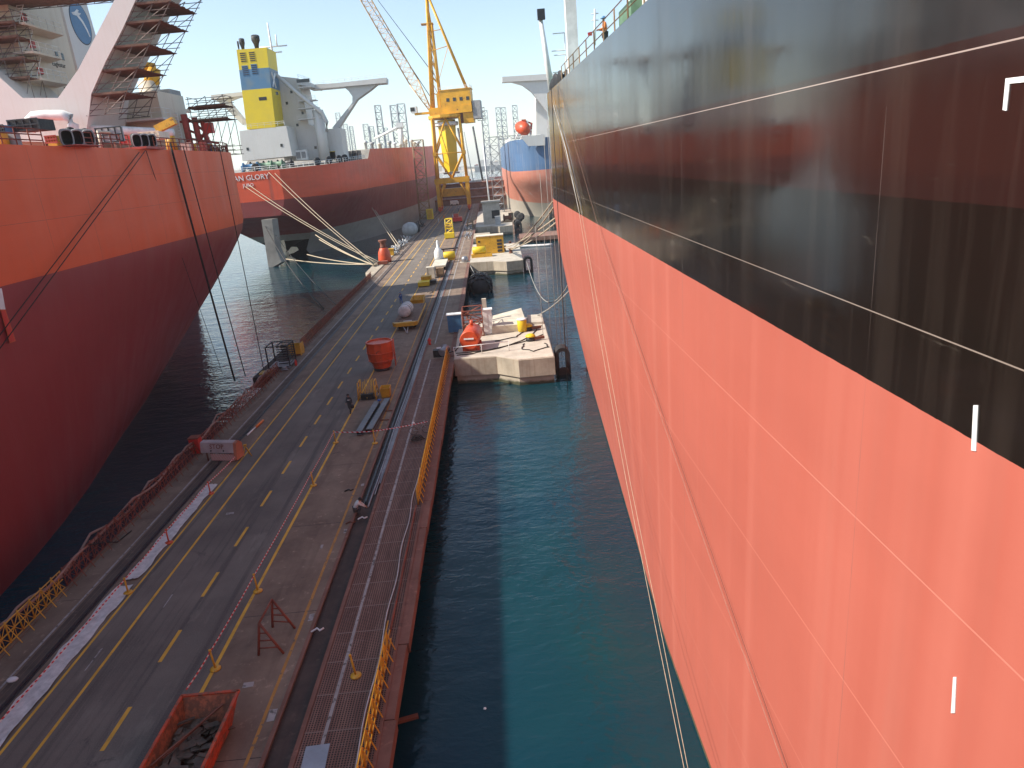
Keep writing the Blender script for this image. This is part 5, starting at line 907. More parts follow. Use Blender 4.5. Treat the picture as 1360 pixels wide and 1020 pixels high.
for y in (92.8, 94.0, 102.4, 103.4):
    for x in (-13.7, -11.6): w_ = MB().lathe([(.46, -.16), (.5, -.1), (.5, .1), (.46, .16)], (x, y, PZ+.51), 14, (1, 0, 0)).build('wheel', 'rubber', TR); MB().lathe([(.22, -.17), (.22, .17)], (x, y, PZ+.51), 10, (1, 0, 0)).build('hub', 'grey', w_)
m_ = MB(); m_.tube((-12.9, 90.9, PZ+.55), (-12.2, 88.6, PZ+.2), .06, 5); m_.tube((-12.3, 90.9, PZ+.55), (-12.2, 88.6, PZ+.2), .06, 5); m_.build('drawbar', 'cloth_grey', TR)
t = thing('wrapped_roll', 'white wrapped cylinder strapped on the yellow flatbed trailer', 'roll', (-13, 95.5, PZ+.97)); MB().lathe([(.25, -1.9), (.74, -1.85), (.84, -1.5), (.86, 0), (.84, 1.5), (.74, 1.85), (.25, 1.9)], (-13.0, 96.2, PZ+1.85), 18, (.05, 1, .0)).build('wrap', 'cloth_white', t); m_ = MB()
for o in (-.9, 0, .9): m_.lathe([(.875, -.06), (.89, 0), (.875, .06)], (-13.0, 96.2+o, PZ+1.85), 18, (.05, 1, 0))
m_.build('strap', 'grey', t)
tag(MB().box((-12.4, 91.9, PZ+1.05), (1.1, .35, .15)).build('timber_block', 'cloth_white'), 'pale block on the near end of the flatbed trailer', 'block')
def skip(name, label, c, w, l, h, mat, lod=True):
    t = thing(name, label, 'skip', c); c = V(c); o_ = [c+V((x*w*.42, y*l*.42, .1)) for x, y in ((-1, -1), (1, -1), (1, 1), (-1, 1))]; u_ = [c+V((x*w*.5, y*l*.5, h)) for x, y in ((-1, -1), (1, -1), (1, 1), (-1, 1))]
    for i in range(4): j = (i+1) % 4; ou = (u_[i]+u_[j])/2-c; ou.z = 0; MB().prism([o_[i], o_[j], u_[j], u_[i]], ou.normalized()*-.06).build('panel', mat, t)
    MB().prism(o_, (0, 0, .05)).build('floor', 'rusty', t); m_ = MB(); m_.box(c+V((0, -l*.5-.02, h*.55)), (w*.96, .08, .12)); m_.box(c+V((0, -l*.5+.02, h)), (w, .1, .08)); m_.build('rib', mat, t); return t
skip('waste_skip', 'yellow orange skip standing at the far end of the flatbed trailer', (-12.6, 108.5, PZ), 2.0, 4.2, 1.15, 'yellow')
# sunlit part of the pier
tag(MB().path([(-12.1, 119, PZ+.04), (-11.4, 118.4, PZ+.3), (-10.9, 118.6, PZ+.05), (-11.6, 117.8, PZ+.05)], .06, 5).build('steel_bracket', 'dark_steel'), 'small dark bent bracket on the sunlit patch before the yellow trolley', 'bracket')
t = thing('trolley', 'low yellow trolley with motor standing on the shade boundary', 'trolley', (-13.1, 127, PZ)); MB().box((-13.2, 126.2, PZ+.5), (2.0, 2.4, .7)).build('chassis', 'ship_yellow', t); MB().box((-12.9, 128.4, PZ+.8), (1.8, 1.8, 1.3)).build('motor', 'yellow', t); MB().box((-11.6, 127.5, PZ+.5), (1.1, 1.6, .5)).build('hitch', 'dark_steel', t)
for x in (-14.05, -12.3):
    for y in (125.4, 127.2): MB().lathe([(.25, -.1), (.25, .1)], (x, y, PZ+.263), 10, (1, 0, 0)).build('wheel', 'rubber', t)
for i, (x, y, d, mt, lb) in enumerate((( -12.5, 134.5, (1.6, 1.6, 2.1), 'canvas', 'tall cream crate at the edge of the sunlit strip'), (-10.9, 136.3, (1.5, 1.3, 1.5), 'wood', 'brown wooden crate right of the tall cream crate'), (-12.9, 138.2, (1.4, 1.2, 1.2), 'cream', 'low cream crate behind the tall cream crate'))):
    t = thing('crate', lb, 'crate', (x, y, PZ)); MB().box((x, y, PZ+d[2]/2+.08), d).build('body', mt, t); m_ = MB(); 
    for s in (-1, 1): m_.box((x+s*d[0]*.35, y, PZ+.045), (.12, d[1], .08)); m_.box((x+s*d[0]*.4, y-d[1]/2-.02, PZ+d[2]/2+.08), (.1, .035, d[2]))
    m_.build('batten', mt, t)
t = thing('flatbed_trailer', 'flatbed trailer with tan deck and grey tank on the sunlit strip', 'trailer', (-11.5, 148, PZ)); MB().bb((-13.0, 143.0, PZ+.8), (-10.2, 152.5, PZ+1.1)).build('bed', 'canvas', t); MB().bb((-12.6, 152.5, PZ+.6), (-10.4, 155.5, PZ+.95)).build('gooseneck', 'dark_steel', t)
for y in (144.5, 145.8, 154):
    for x in (-12.5, -10.6): MB().lathe([(.48, -.18), (.48, .18)], (x, y, PZ+.493), 12, (1, 0, 0)).build('wheel', 'rubber', t)
t = thing('white_tank', 'upright white tapered tank standing on the far sunlit trailer', 'tank', (-12.2, 154.0, PZ+.95)); MB().lathe([(.9, 0), (1.0, .5), (.95, 1.6), (.6, 2.3), (.28, 2.7), (.25, 3.8), (.1, 4.1)], (-12.2, 154, PZ+.95), 14).build('shell', 'white', t); MB().lathe([(1.15, 0), (1.15, .25)], (-12.2, 154, PZ+.955), 14).build('base_ring', 'grey', t)
t = thing('fuel_tank', 'bright yellow drum tank on the sunlit strip beside the white tank', 'tank', (-9.6, 158.4, PZ)); MB().lathe([(.6, -1.3), (.85, -1.15), (.85, 1.15), (.6, 1.3)], (-10.2, 158.6, PZ+1.1), 14, (1, .1, 0)).build('drum', 'ship_yellow', t); MB().box((-10.2, 158.6, PZ+.2), (2.2, 1.3, .36)).build('cradle', 'yellow', t)
t = thing('boom_section', 'dark straight beam lying on trestles on the sunlit strip', 'beam', (-10.6, 176.5, PZ)); MB().box((-11.2, 176, PZ+.55), (4.4, .45, .3), .12).build('beam', 'dark_steel', t); m_ = MB(); m_.box((-12.6, 175.8, PZ+.2), (.3, .9, .4)); m_.box((-9.8, 176.2, PZ+.2), (.3, .9, .4)); m_.build('bearer', 'rusty', t)
t = thing('access_platform', 'tall yellow access platform frame standing on the sunlit strip', 'platform', (-12.6, 208, PZ)); m_ = MB(); lattice(m_, sq(-12.6, 209, PZ, 2.4, 3), sq(-12.6, 209, PZ+5.4, 1.9, 2.4), 4, .12, .1); m_.build('frame', 'ship_yellow', t); MB().box((-12.6, 206.4, PZ+.9), (2.8, 2.2, 1.4)).build('base', 'ship_yellow', t); MB().box((-12.6, 209, PZ+3.4), (1.9, 2.4, .2)).build('deck', 'yellow', t)
t = thing('tow_tractor', 'small red tractor standing right of the person in white before the crane', 'tractor', (-12.5, 262, PZ)); MB().box((-12.5, 263, PZ+1.1), (3.4, 4.6, 1.3)).build('body', 'red', t); MB().box((-13.0, 264, PZ+2.3), (1.8, 1.8, 1.3)).build('cab', 'red_deck', t)
for x in (-13.9, -11.1):
    for y in (261.4, 264.6): MB().lathe([(.65, -.25), (.65, .25)], (x, y, PZ+.663), 12, (1, 0, 0)).build('wheel', 'rubber', t)
for i, (x, y, lb) in enumerate(((-7.6, 232, 'dark pipe and valve cluster on the grating by the second dolphin'), (-7.2, 205, 'long cluster of grey hoses and valves on the grating strip'))):
    m_ = MB(); 
    for k in range(26): c = V((x+random.uniform(-.9, .9), y+random.uniform(-9, 9), PZ+.25)); m_.tube(c, c+V((random.uniform(-.5, .5), random.uniform(-2, 2), random.uniform(-.1, .9))), .12, 5)
    tag(m_.build('pipe_cluster', 'steel' if i else 'grey'), lb, 'pipes', kind='stuff')
# mooring platform on the left with capstan
mp = MB(); mp.prism([(-27.6, 149, 0), (-25.21, 141.5, 0), (-25.21, 181, 0), (-27.8, 166, 0)], (0, 0, PZ+.15)); tag(mp.build('mooring_platform', 'concrete_side'), 'pale concrete mooring platform jutting from the left pier edge under the ropes', 'platform')
t = thing('capstan', 'orange red mooring capstan with dark head on the left concrete platform', 'capstan', (-25.9, 163, PZ+.15)); MB().lathe([(1.5, 0), (1.55, .6), (1.35, 2.2), (1.0, 3.0), (.9, 3.2)], (-25.6, 165, PZ+.15), 14).build('body', 'orange', t); MB().lathe([(.9, 0), (.7, .3), (.65, 1.1), (1.0, 1.5), (1.0, 1.8)], (-25.6, 165, PZ+3.35), 12).build('head', 'rusty', t); MB().box((-25.5, 160.8, PZ+.5), (2.2, 1.6, .7)).build('base', 'rust_red', t)
dm = MB()
for k in range(110): c = V((random.uniform(-26.6, -24.3), random.uniform(178, 215), PZ+random.uniform(.1, 1.0))); dm.tube(c, c+V((random.uniform(-.8, .8), random.uniform(-2.6, 2.6), random.uniform(-.3, .9))), random.uniform(.06, .2), 5)
tag(dm.build('scrap_pipes', 'cloth_grey'), 'tangled heap of grey pipes along the left pier edge beyond the capstan', 'scrap', kind='stuff')
t = thing('pump_set', 'grey green round pump and pipe set at the left pier edge before the rusty tower', 'pump', (-26, 235, PZ)); MB().lathe([(.5, -2.2), (2.0, -1.8), (2.2, 0), (2.0, 1.8), (.5, 2.2)], (-26.0, 226, PZ+2.0), 14, (.3, 1, 0)).build('tank', 'cloth_grey', t); m_ = MB()
for k in range(24): c = V((random.uniform(-26.5, -24), random.uniform(230, 262), PZ+.2)); m_.tube(c, c+V((random.uniform(-.6, .6), random.uniform(-2, 2), random.uniform(.3, 2.6))), .17, 5)
m_.build('pipework', 'dark_steel', t)
t = thing('control_box', 'yellow cabinet at the foot of the rusty stair tower by the crane', 'cabinet', (-24.4, 290, PZ)); MB().box((-24.6, 290, PZ+2.0), (2.6, 2.2, 4)).build('shell', 'ship_yellow', t); MB().box((-24.6, 288.85, PZ+2.0), (1.8, .08, 3.2)).build('door', 'yellow', t)
t = thing('yellow_locker', 'small yellow locker on the left pier edge among the pipe heap', 'box', (-25.6, 176.5, PZ)); MB().box((-25.8, 177, PZ+.85), (1.5, 1.6, 1.5)).build('shell', 'yellow', t); MB().box((-25.8, 177, PZ+1.65), (1.7, 1.8, .1)).build('lid', 'yellow', t)
# small litter by the trench
for i, (x, y, mt, lb) in enumerate(((481, 689, 'paper', 'white rag in the trench before the squatting person'), (465, 695, 'rusty', 'small rusty offcut beside the trench before the squatting person'), (463, 652, 'black', 'dark wire scrap on the concrete behind the squatting person'), (421, 838, 'paper', 'white cup at the trench kerb right of the trestle'))):
    p = at0(x, y); m_ = MB(); m_.path([p+V((-.25, -.1, .04)), p+V((0, .08, .09)), p+V((.15, -.05, .05)), p+V((.3, .12, .04))], .05, 5); tag(m_.build('litter', mt), lb, 'litter')
# ------------------------------------------------------------------ concrete mooring dolphins on the right
def mat_wet():
    n = NT('tidal_concrete'); z = n.math('ADD', n.sep()[2], n.math('MULTIPLY', n.math('SUBTRACT', n.noise(1.6, 5), .5), .45)); c = n.mix(n.rng(n.noise(.8, 6, .7), .35, .65), (.34, .29, .22), (.44, .38, .30)); c = n.mix(n.rng(z, .25, .5), (.06, .06, .03), c)
    n.set(Base_Color=c, Roughness=.8); n.bump(n.noise(6, 5), .3, .03); return n.m
M['concrete_wet'] = mat_wet()
def dolphin(label, pts, zt, pad=None):
    t = thing('mooring_dolphin', label, 'dolphin', (sum(p[0] for p in pts)/len(pts), sum(p[1] for p in pts)/len(pts), 0)); cx, cy = t.location.x, t.location.y
    MB().prism([(x, y, .95) for x, y in pts], (0, 0, zt-.95-.05)).build('upper_block', 'concrete_side', t)
    MB().prism([(cx+(x-cx)*.985, cy+(y-cy)*.985, zt-.05) for x, y in pts], (0, 0, .06)).build('top_slab', 'concrete_top', t)
    MB().prism([(cx+(x-cx)*.97, cy+(y-cy)*.975, -3) for x, y in pts], (0, 0, 3.95)).build('lower_block', 'concrete_wet', t); return t
D1 = [(-5.48, 73.2), (-.85, 72.7), (1.45, 70.6), (5.25, 70.6), (5.55, 90.6), (1.5, 91.2), (-1.2, 94.5), (-5.48, 95)]
dolphin('large sunlit concrete dolphin nearest the viewer, with the orange tank', D1, 2.9); DZ1 = 2.91
dolphin('second concrete dolphin along the right pier edge with the yellow container', [(-5.48, 148.5), (-.5, 147.5), (2.2, 145), (5.7, 145.5), (6.2, 176), (2, 177.5), (-.6, 181), (-5.48, 182)], 2.9)
dolphin('third concrete dolphin with the pale cabin, before the far blue ship', [(-5.48, 231), (-.5, 230), (2.2, 226), (6.4, 226.5), (8.2, 300), (-5.48, 303)], 2.9)
t = tag(MB().bb((-5.48, 192, -2), (-.9, 206, 3.3)).build('concrete_block', 'concrete_side'), 'low plain concrete block between the second and third dolphins', 'block')
def fender(c, w, h, d, label):
    t = thing('arch_fender', label, 'fender', c); n = 18; c = V(c)
    o = [(w*math.cos(math.pi*i/n), h*.45+w*math.sin(math.pi*i/n)) for i in range(n+1)]; o = [(w, -h*.5)]+o+[(-w, -h*.5)]; i_ = [(x*.52, (z if z < h*.45 else h*.45+(z-h*.45)*.52)) for x, z in o]
    m_ = MB(); k = len(o); vs = [c+V((x, -d/2, z)) for x, z in o]+[c+V((x, -d/2, z)) for x, z in i_]+[c+V((x, d/2, z)) for x, z in o]+[c+V((x, d/2, z)) for x, z in i_]; fs = []
    for j in range(k):
        q = (j+1) % k
        if q: fs += [(j, q, k+q, k+j), (2*k+j, 3*k+j, 3*k+q, 2*k+q), (j, 2*k+j, 2*k+q, q), (k+j, k+q, 3*k+q, 3*k+j)]
    m_.add(vs, fs); m_.build('arch', 'rubber', t); m_ = MB(); m_.lathe([(.62*w, 0), (.9*w, .0), (.9*w, .25), (.62*w, .25)], c+V((0, -d/2-.2, -h*.5+.1)), 14, (0, 1, 0)); m_.build('tyre', 'rubber', t); return t
fender((6.35, 74.2, 1.2), .8, 2.3, 1.7, 'black rubber arch fender at the near corner of the large dolphin'); fender((6.7, 147, 1.2), .95, 2.8, 2, 'black rubber arch fender at the near corner of the second dolphin'); fender((8.2, 229, 1.4), 1.2, 3, 2.4, 'black rubber arch fender at the near corner of the third dolphin')
tyr = thing('tyre_cluster', 'cluster of black tyres hung at the far side of the third dolphin', 'fender', (8.6, 256, 1)); 
for k, (dx, dy, dz) in enumerate(((0, 0, 0), (1.2, 3, 1.2), (.6, 6, 2.4), (1.6, -2, 2.2))): MB().lathe([(.5, -.4), (1.2, -.5), (1.35, 0), (1.2, .5), (.5, .4)], (8.8+dx, 256+dy, 1+dz), 12, (.4, 1, 0)).build('tyre', 'rubber', tyr)
yk = thing('floating_fender', 'big round black floating fender lying against the pier edge in the water', 'fender', (-3.4, 131, 0)); MB().lathe([(.3, -3.6), (1.3, -3.2), (2.0, -2.2), (2.15, 0), (2.0, 2.2), (1.3, 3.2), (.3, 3.6)], (-3.25, 130.5, .95), 20, (0, 1, 0)).build('body', 'rubber', yk)
m_ = MB()
for k in range(7):
    y = -2.7+k*.9; rr = 2.2 if abs(y) < 2.3 else 1.75
    for a in range(10): an_ = 2*math.pi*a/10+.2*k; c = V((-3.25+rr*math.cos(an_), 130.5+y, .95+rr*math.sin(an_))); m_.lathe([(.2, -.12), (.42, -.12), (.42, .12), (.2, .12)], c, 8, (math.cos(an_), 0, math.sin(an_)))
m_.build('tyre_net', 'black', yk)
# --- on the large dolphin
def on(x, y, z=DZ1): return V(atz(x, y, z))
tk = thing('air_receiver', 'orange red horizontal tank with white stripe on the large dolphin', 'tank', (-3.6, 77.5, DZ1)); MB().lathe([(.98, -1.98), (1.06, -1.9), (1.06, 1.9), (.98, 1.98)], (-3.5, 77.6, DZ1+1.3), 20, (.12, 1, 0)).build('shell', 'orange', tk); m_ = MB(); m_.box((-3.6, 76.2, DZ1+.22), (1.9, .3, .42)); m_.box((-3.4, 79, DZ1+.22), (1.9, .3, .42)); m_.build('saddle', 'orange', tk); MB().box((-3.74, 75.57, DZ1+1.5), (1.1, .03, .17), -.12).build('stripe', 'white', tk); MB().tube((-3.4, 78.6, DZ1+2.2), (-3.4, 78.6, DZ1+2.9), .2, 8).build('manhole', 'orange', tk)
fr = thing('pump_skid', 'rusty tangled pump frame behind the orange tank', 'pump', (-3.5, 83.2, DZ1)); m_ = MB(); lattice(m_, sq(-3.4, 84, DZ1, 2.4, 3), sq(-3.4, 84, DZ1+3.2, 2.4, 3), 3, .07, .06); m_.build('frame', 'rust_red', fr); m_ = MB()
for k in range(14): c = V((-3.4+random.uniform(-.9, .9), 84+random.uniform(-1.2, 1.2), DZ1+random.uniform(.3, 2.4))); m_.tube(c, c+V((random.uniform(-.8, .8), random.uniform(-.8, .8), random.uniform(-.6, .6))), .1, 5)
m_.build('pipework', 'rusty', fr)
def cabinet(label, x, y, d, mat, roof='white', z=DZ1, cat='cabinet', name='electric_cabinet'):
    t = thing(name, label, cat, (x, y, z)); MB().box((x, y, z+d[2]/2+.1), d).build('shell', mat, t); MB().box((x, y, z+d[2]+.14), (d[0]+.2, d[1]+.2, .1)).build('roof', roof, t); m_ = MB(); m_.box((x, y, z+.05), (d[0]*.9, d[1]*.9, .1)); m_.build('plinth', 'grey', t); MB().box((x-d[0]*.24, y-d[1]/2-.016, z+d[2]/2+.1), (d[0]*.42, .03, d[2]*.85)).build('door', mat, t); return t
_c = atz(605, 442, 2.5); cabinet('blue two door electric cabinet with white roof left of the orange tank', _c.x, _c.y+.5, (1.7, 1.0, 2.2), 'blue', z=PZ+.02); cabinet('tall white narrow cabinet behind the orange tank', -1.6, 83.6, (1.1, .9, 2.9), 'white'); tag(MB().box((-1.9, 86.5, DZ1+1.9), (.55, .4, 3.8)).build('vent_post', 'canvas'), 'tall cream post behind the white narrow cabinet', 'post')
# canvas covered slab and yellow drum
cv = MB(); P = [V((-1.2, 83.0, DZ1+.02)), V((3.1, 83.4, DZ1+.02)), V((2.8, 90.5, DZ1+.02)), V((-1.0, 89.3, DZ1+.02))]; cv.add(P+[p+V((0, 0, h)) for p, h in zip(P, (.95, .8, 1.35, .9))], [(3, 2, 1, 0), (4, 5, 6, 7), (0, 1, 5, 4), (1, 2, 6, 5), (2, 3, 7, 6), (3, 0, 4, 7)]); tag(cv.build('covered_slab', 'canvas'), 'pale slab shaped canvas covered block in the middle of the large dolphin', 'block')
tag(MB().prism([(3.4, 86.2, DZ1), (5.3, 86, DZ1), (5.45, 90.4, DZ1), (3.5, 90.7, DZ1)], (0, 0, .32)).build('concrete_pad', 'concrete_top'), 'low pale concrete pad at the far corner of the large dolphin', 'pad')
t = thing('plastic_drum', 'yellow plastic bin standing at the edge of the canvas covered block', 'bin', (2.0, 81.4, DZ1)); MB().lathe([(.42, 0), (.55, .1), (.6, 1.4), (.5, 1.5)], (2.5, 83.0, DZ1), 12).build('body', 'ship_yellow', t); MB().lathe([(.62, 0), (.6, .1), (.2, .14)], (2.5, 83.0, DZ1+1.5), 12).build('lid', 'white', t)
for i, (x, y) in enumerate(((3.2, 83.4), (3.2, 78.2))):
    t = thing('mooring_hook', ('farther', 'nearer')[i]+' yellow capped mooring hook on the large dolphin', 'mooring hook', (x, y, DZ1)); MB().lathe([(.55, 0), (.55, .3), (.4, .5)], (x, y, DZ1), 12).build('base', 'dark_steel', t); MB().lathe([(.6, 0), (.56, .15), (.3, .3), (.1, .34)], (x, y, DZ1+.5), 14).build('cap', 'ship_yellow', t); MB().box((x+1.0, y-.1, DZ1+.3), (1.2, .35, .3), .2).build('hook', 'rusty', t)
for i, pts in enumerate((((-5.2, 74.4), (-3, 74.8), (0, 76.2), (2.6, 79), (3.9, 82), (4.8, 85.5)), ((-5.4, 75.3), (-2, 75.5), (1, 77), (2.8, 78.2), (5.2, 81)), ((-1, 79.3), (1.6, 80.4), (2.3, 82.2), (4, 84.6), (5.2, 84.9)), ((2.4, 77), (2, 74.8), (3.2, 73.4), (5, 74.6), (4.6, 76.6)), ((-4.9, 80), (-5.3, 76.5), (-6.6, 75.4)))):
    P = [V((x, y, DZ1+.06)) for x, y in pts]; Q = []
    for a, b in zip(P, P[1:]): Q += [a.lerp(b, k/5)+V((.1*math.sin(k*1.7+i), .12*math.cos(k+i), 0)) for k in range(5)]
    tag(MB().path(Q, .06, 5).build('hose', 'rope_dark'), 'dark hose or rope trailing over the top of the large dolphin', 'hose', 'hoses lying on the large dolphin')
m_ = thing('handrail', 'thin white handrail along the near edge of the large dolphin', 'railing', (-3, 74, DZ1)); r = MB(); r.tube((-5.4, 74.1, DZ1+1.05), (.6, 74.6, DZ1+1.05), .04, 5); r.build('rail', 'white', m_)
for x in (-5.4, -2.4, .6): MB().tube((x, 74.1+(x+5.4)*.083, DZ1), (x, 74.1+(x+5.4)*.083, DZ1+1.1), .04, 5).build('post', 'white', m_)
w_ = thing('capstan', 'grey horizontal capstan at the end of the yellow railing', 'capstan', (-7.0, 76.6, PZ)); MB().lathe([(.35, -.6), (.55, -.5), (.4, -.3), (.4, .5), (.55, .6)], (-6.7, 76.4, PZ+.6), 12, (.3, 1, .2)).build('drum', 'steel', w_); MB().box((-7.4, 76.4, PZ+.4), (1.0, .8, .8)).build('motor', 'black', w_)
tag(MB().box((-7.0, 79.4, PZ+.12), (1.5, .9, .2), .2).build('board_pile', 'cloth_white'), 'pale ragged boards lying on the plate left of the orange tank', 'boards')
t = thing('hydrant', 'red hydrant on the grating left of the blue cabinet', 'hydrant', (-8.8, 82.2, PZ)); MB().lathe([(.18, 0), (.15, .1), (.15, .7), (.05, .85)], (-8.8, 82.2, PZ+.013), 10).build('barrel', 'red', t); MB().tube((-9.05, 82.2, PZ+.55), (-8.55, 82.2, PZ+.55), .07, 6).build('outlet', 'red', t)
struct('pier_plate', MB().bb((-9.0, 75.4, PZ+.007), (-6.0, 82.5, PZ+.012)), 'pier_brown')
# --- on the second dolphin
ct = thing('container', 'orange yellow container unit with dark vents on the second dolphin', 'container', (-1, 161, 2.91)); p0, p1 = V(aty(634, 338, 160)), V(aty(668, 312, 160)); MB().bb((p0.x, 160, 2.95), (p1.x, 163, p1.z)).build('shell', 'yellow', ct); MB().bb((p0.x-.05, 159.9, p1.z), (p1.x+.05, 163.1, p1.z+.15)).build('roof', 'cream', ct)
for i in range(4): MB().bb((p1.x-1.5, 159.94, 3.2+i*.75), (p1.x-.4, 159.997, 3.7+i*.75)).build('vent', 'dark_steel', ct)
MB().bb((p0.x+.4, 159.95, 5.6), (p0.x+.9, 159.997, 6.0)).build('nameplate', 'dark_steel', ct)
t = thing('fuel_tank', 'bright yellow horizontal tank in front of the container on the second dolphin', 'tank', (-3, 155.5, 2.91)); MB().lathe([(.5, -1.5), (.85, -1.3), (.85, 1.3), (.5, 1.5)], (-3.4, 156, 4.4), 14, (1, .05, 0)).build('drum', 'ship_yellow', t); MB().box((-2.9, 155.8, 3.3), (4.6, 1.3, .75)).build('base_frame', 'yellow', t)
t = thing('bollard', 'round grey capstan at the pier end of the second dolphin', 'bollard', (-6.4, 152.5, PZ)); MB().lathe([(.6, 0), (.75, .3), (.75, .9), (.5, 1.25), (.1, 1.35)], (-6.6, 152.5, PZ+.02), 14).build('head', 'steel', t); MB().box((-6.6, 152.5, PZ+.06), (2.2, 1.8, .1)).build('base', 'concrete_top', t)
for i, (x, y) in enumerate(((3.6, 158), (2.2, 163))): tag(MB().lathe([(.5, 0), (.4, .2), (.35, .8), (.6, 1.0), (.5, 1.2)], (x, y, 2.91), 12).build('bollard', 'rusty'), ('nearer', 'farther')[i]+' rusty bollard holding the tan ropes on the second dolphin', 'bollard')
# --- on the third dolphin
kb_ = thing('control_cabin', 'small pale concrete cabin with one dark opening on the third dolphin', 'cabin', (-.5, 239, 2.91)); q0, q1 = V(aty(642, 290, 238)), V(aty(663, 268, 238)); MB().bb((q0.x, 238, 2.93), (q1.x, 244, q1.z)).build('wall', 'concrete_top', kb_); MB().bb((q0.x-.4, 237.5, q1.z), (q1.x+.4, 244.4, q1.z+.4)).build('roof', 'concrete_top', kb_); MB().bb((q0.x+2.9, 237.9, 4.6), (q1.x-.3, 237.996, 7.2)).build('opening', 'black', kb_)
cabinet('grey cabinet standing before the pale cabin on the third dolphin', 1.9, 234.5, (1.7, 1.4, 2.4), 'cloth_grey', 'cloth_grey')
t = thing('winch', 'rusty brown winch machinery right of the pale cabin', 'winch', (5.4, 238, 2.91)); MB().lathe([(1.2, -1.2), (1.2, -1), (.7, -1), (.7, 1), (1.2, 1), (1.2, 1.2)], (5.2, 240, 4.3), 12, (1, .2, 0)).build('drum', 'rusty', t); MB().box((5.2, 240, 3.2), (3.4, 2.6, .5)).build('base', 'wood', t); MB().box((6.6, 246, 4.2), (1.6, 2.5, 2.4)).build('motor_box', 'wood', t)
t = thing('pipe_barrier', 'yellow pipe barrier frame at the left foot of the third dolphin', 'barrier', (-7.3, 233, PZ)); m_ = MB(); lattice(m_, sq(-7.2, 236, PZ, 1.8, 6), sq(-7.2, 236, PZ+2.6, 1.8, 6), 2, .1, .08); m_.build('frame', 'wood', t); MB().box((-7.2, 236, PZ+.2), (1.9, 6.1, .3)).build('base', 'wood', t)
# --- floats and pontoon in the water on the right
t = thing('work_pontoon', 'rusty brown work pontoon afloat against the black ship beyond the second dolphin', 'pontoon', (13, 205, 0)); MB().bb((7.6, 199, .55), (19, 211, 1.6)).build('deck', 'pontoon', t)
for k in range(6): MB().bb((8+k*1.9, 199.4, -.6), (9+k*1.9, 210.6, .55)).build('float', 'dark_steel', t)
t = thing('mooring_buoy_raft', 'small rusty raft between the second and third dolphins', 'raft', (4.2, 192, 0)); MB().bb((3.2, 190, -.3), (5.6, 196, .9)).build('hull', 'pontoon', t); MB().lathe([(.4, 0), (.3, .6), (.5, .8)], (4.4, 193, .9), 10).build('bollard', 'rusty', t)
a, b = V((-1.2, 192.5, .25)), V((15.5, 189, .25)); t = thing('floating_boom', 'long pale floating boom lying across the water to the black ship', 'boom', (a+b)/2); MB().path([a.lerp(b, i/16)+V((0, .25*math.sin(i*.8), 0)) for i in range(17)], .35, 8).build('tube', 'cloth_white', t); MB().box(a+V((.2, 0, .1)), (.8, .8, .7)).build('end_block', 'concrete_top', t)
tag(MB().box(V(atz(536, 956, .06)), (1.3, .22, .12), .25).build('driftwood', 'rusty'), 'brown plank floating beside the pier edge at the bottom', 'plank'); tag(MB().ico(atz(644, 941, .0), .07, (1, 1, .6), 2).build('floating_bottle', 'white'), 'tiny white bottle floating on the dark water', 'bottle')
# ------------------------------------------------------------------ mooring ropes
def rope(a, b, r, mat, label, s=0, group=None, n=16): return tag(MB().path(sag(a, b, s, n), r, 5).build('mooring_rope', mat), label, 'rope', group)
# tanker ahead to the capstan platform
cp = V((-27.0, 157, PZ+.6)); G4 = 'tan ropes from the stern of the ship ahead to the capstan platform'
for i, (x, y, Y, s) in enumerate(((354, 226, 199, .8), (361, 226, 199.5, .9), (326, 248, 198, .9), (331, 246, 198, 1.1))): rope(aty(x, y, Y), cp+V((.3*i, .8*i, .1*i)), .085, 'rope', 'tan rope from the stern of the ship ahead to the capstan platform', s, G4)
for i, (x, y, Y) in enumerate(((419, 312, 197), (424, 318, 190), (408, 338, 188), (380, 344, 192))): rope(aty(x, y, Y), cp+V((.2*i, .5*i, -.1)), .14, 'rope', 'thick frayed lower rope running from under the stern to the capstan platform', .5, 'frayed ropes low over the water at the capstan platform')
e = V((-25.0, 187, PZ+.4))
for i in range(2): rope(aty(494+4*i, 276+3*i, 233+i), e+V((.4*i, 1.6*i, 0)), .11, 'rope', 'pale rope from the ship side ahead down to the pipe heap', .2, 'pair of pale ropes to the pipe heap')
# left tanker: dark ropes down the hull
for i, (x, y) in enumerate(((185, 202), (193, 200))):
    a = V(atx(x, y, -31.2)); b = V(aty(-6, 462+i*15, 42)); b.x = -31.2 if b.x > -31.2 else b.x; q = V(atx(-4, 450+i*18, -31.15)); rope(a, q, .035, 'rope_dark', 'dark rope slanting down the orange hull from the second fairlead trio', 0, 'pair of slanting dark ropes on the orange hull')
def hull_rope(pts, r, label, g=None, mat='rope_dark'):      # plumb over the side, hanging free below
    return tag(MB().path([V(p) for p in pts], r, 5).build('mooring_rope', mat), label, 'rope', g)
for i, (x, y, r, endpx, lb) in enumerate(((226, 190, .11, (312, 506), 'thick black rope hanging over the left ship side down to the pier edge'), (243, 194, .06, (326, 500), 'thinner dark rope right of the thick black rope on the left ship'), (194, 200, .03, (296, 497), 'thin dark line left of the thick black rope on the left ship'), (292, 198, .05, (392, 402), 'dark rope at the rounded stern quarter of the left ship'))):
    a = V(atx(x, y, -31.3)); b = V(atz(*endpx, 1.5)) if i < 3 else V(atz(352, 500, 1.0)); rope(a, b, r, 'rope_dark', lb, .6 if i < 3 else 1.2)
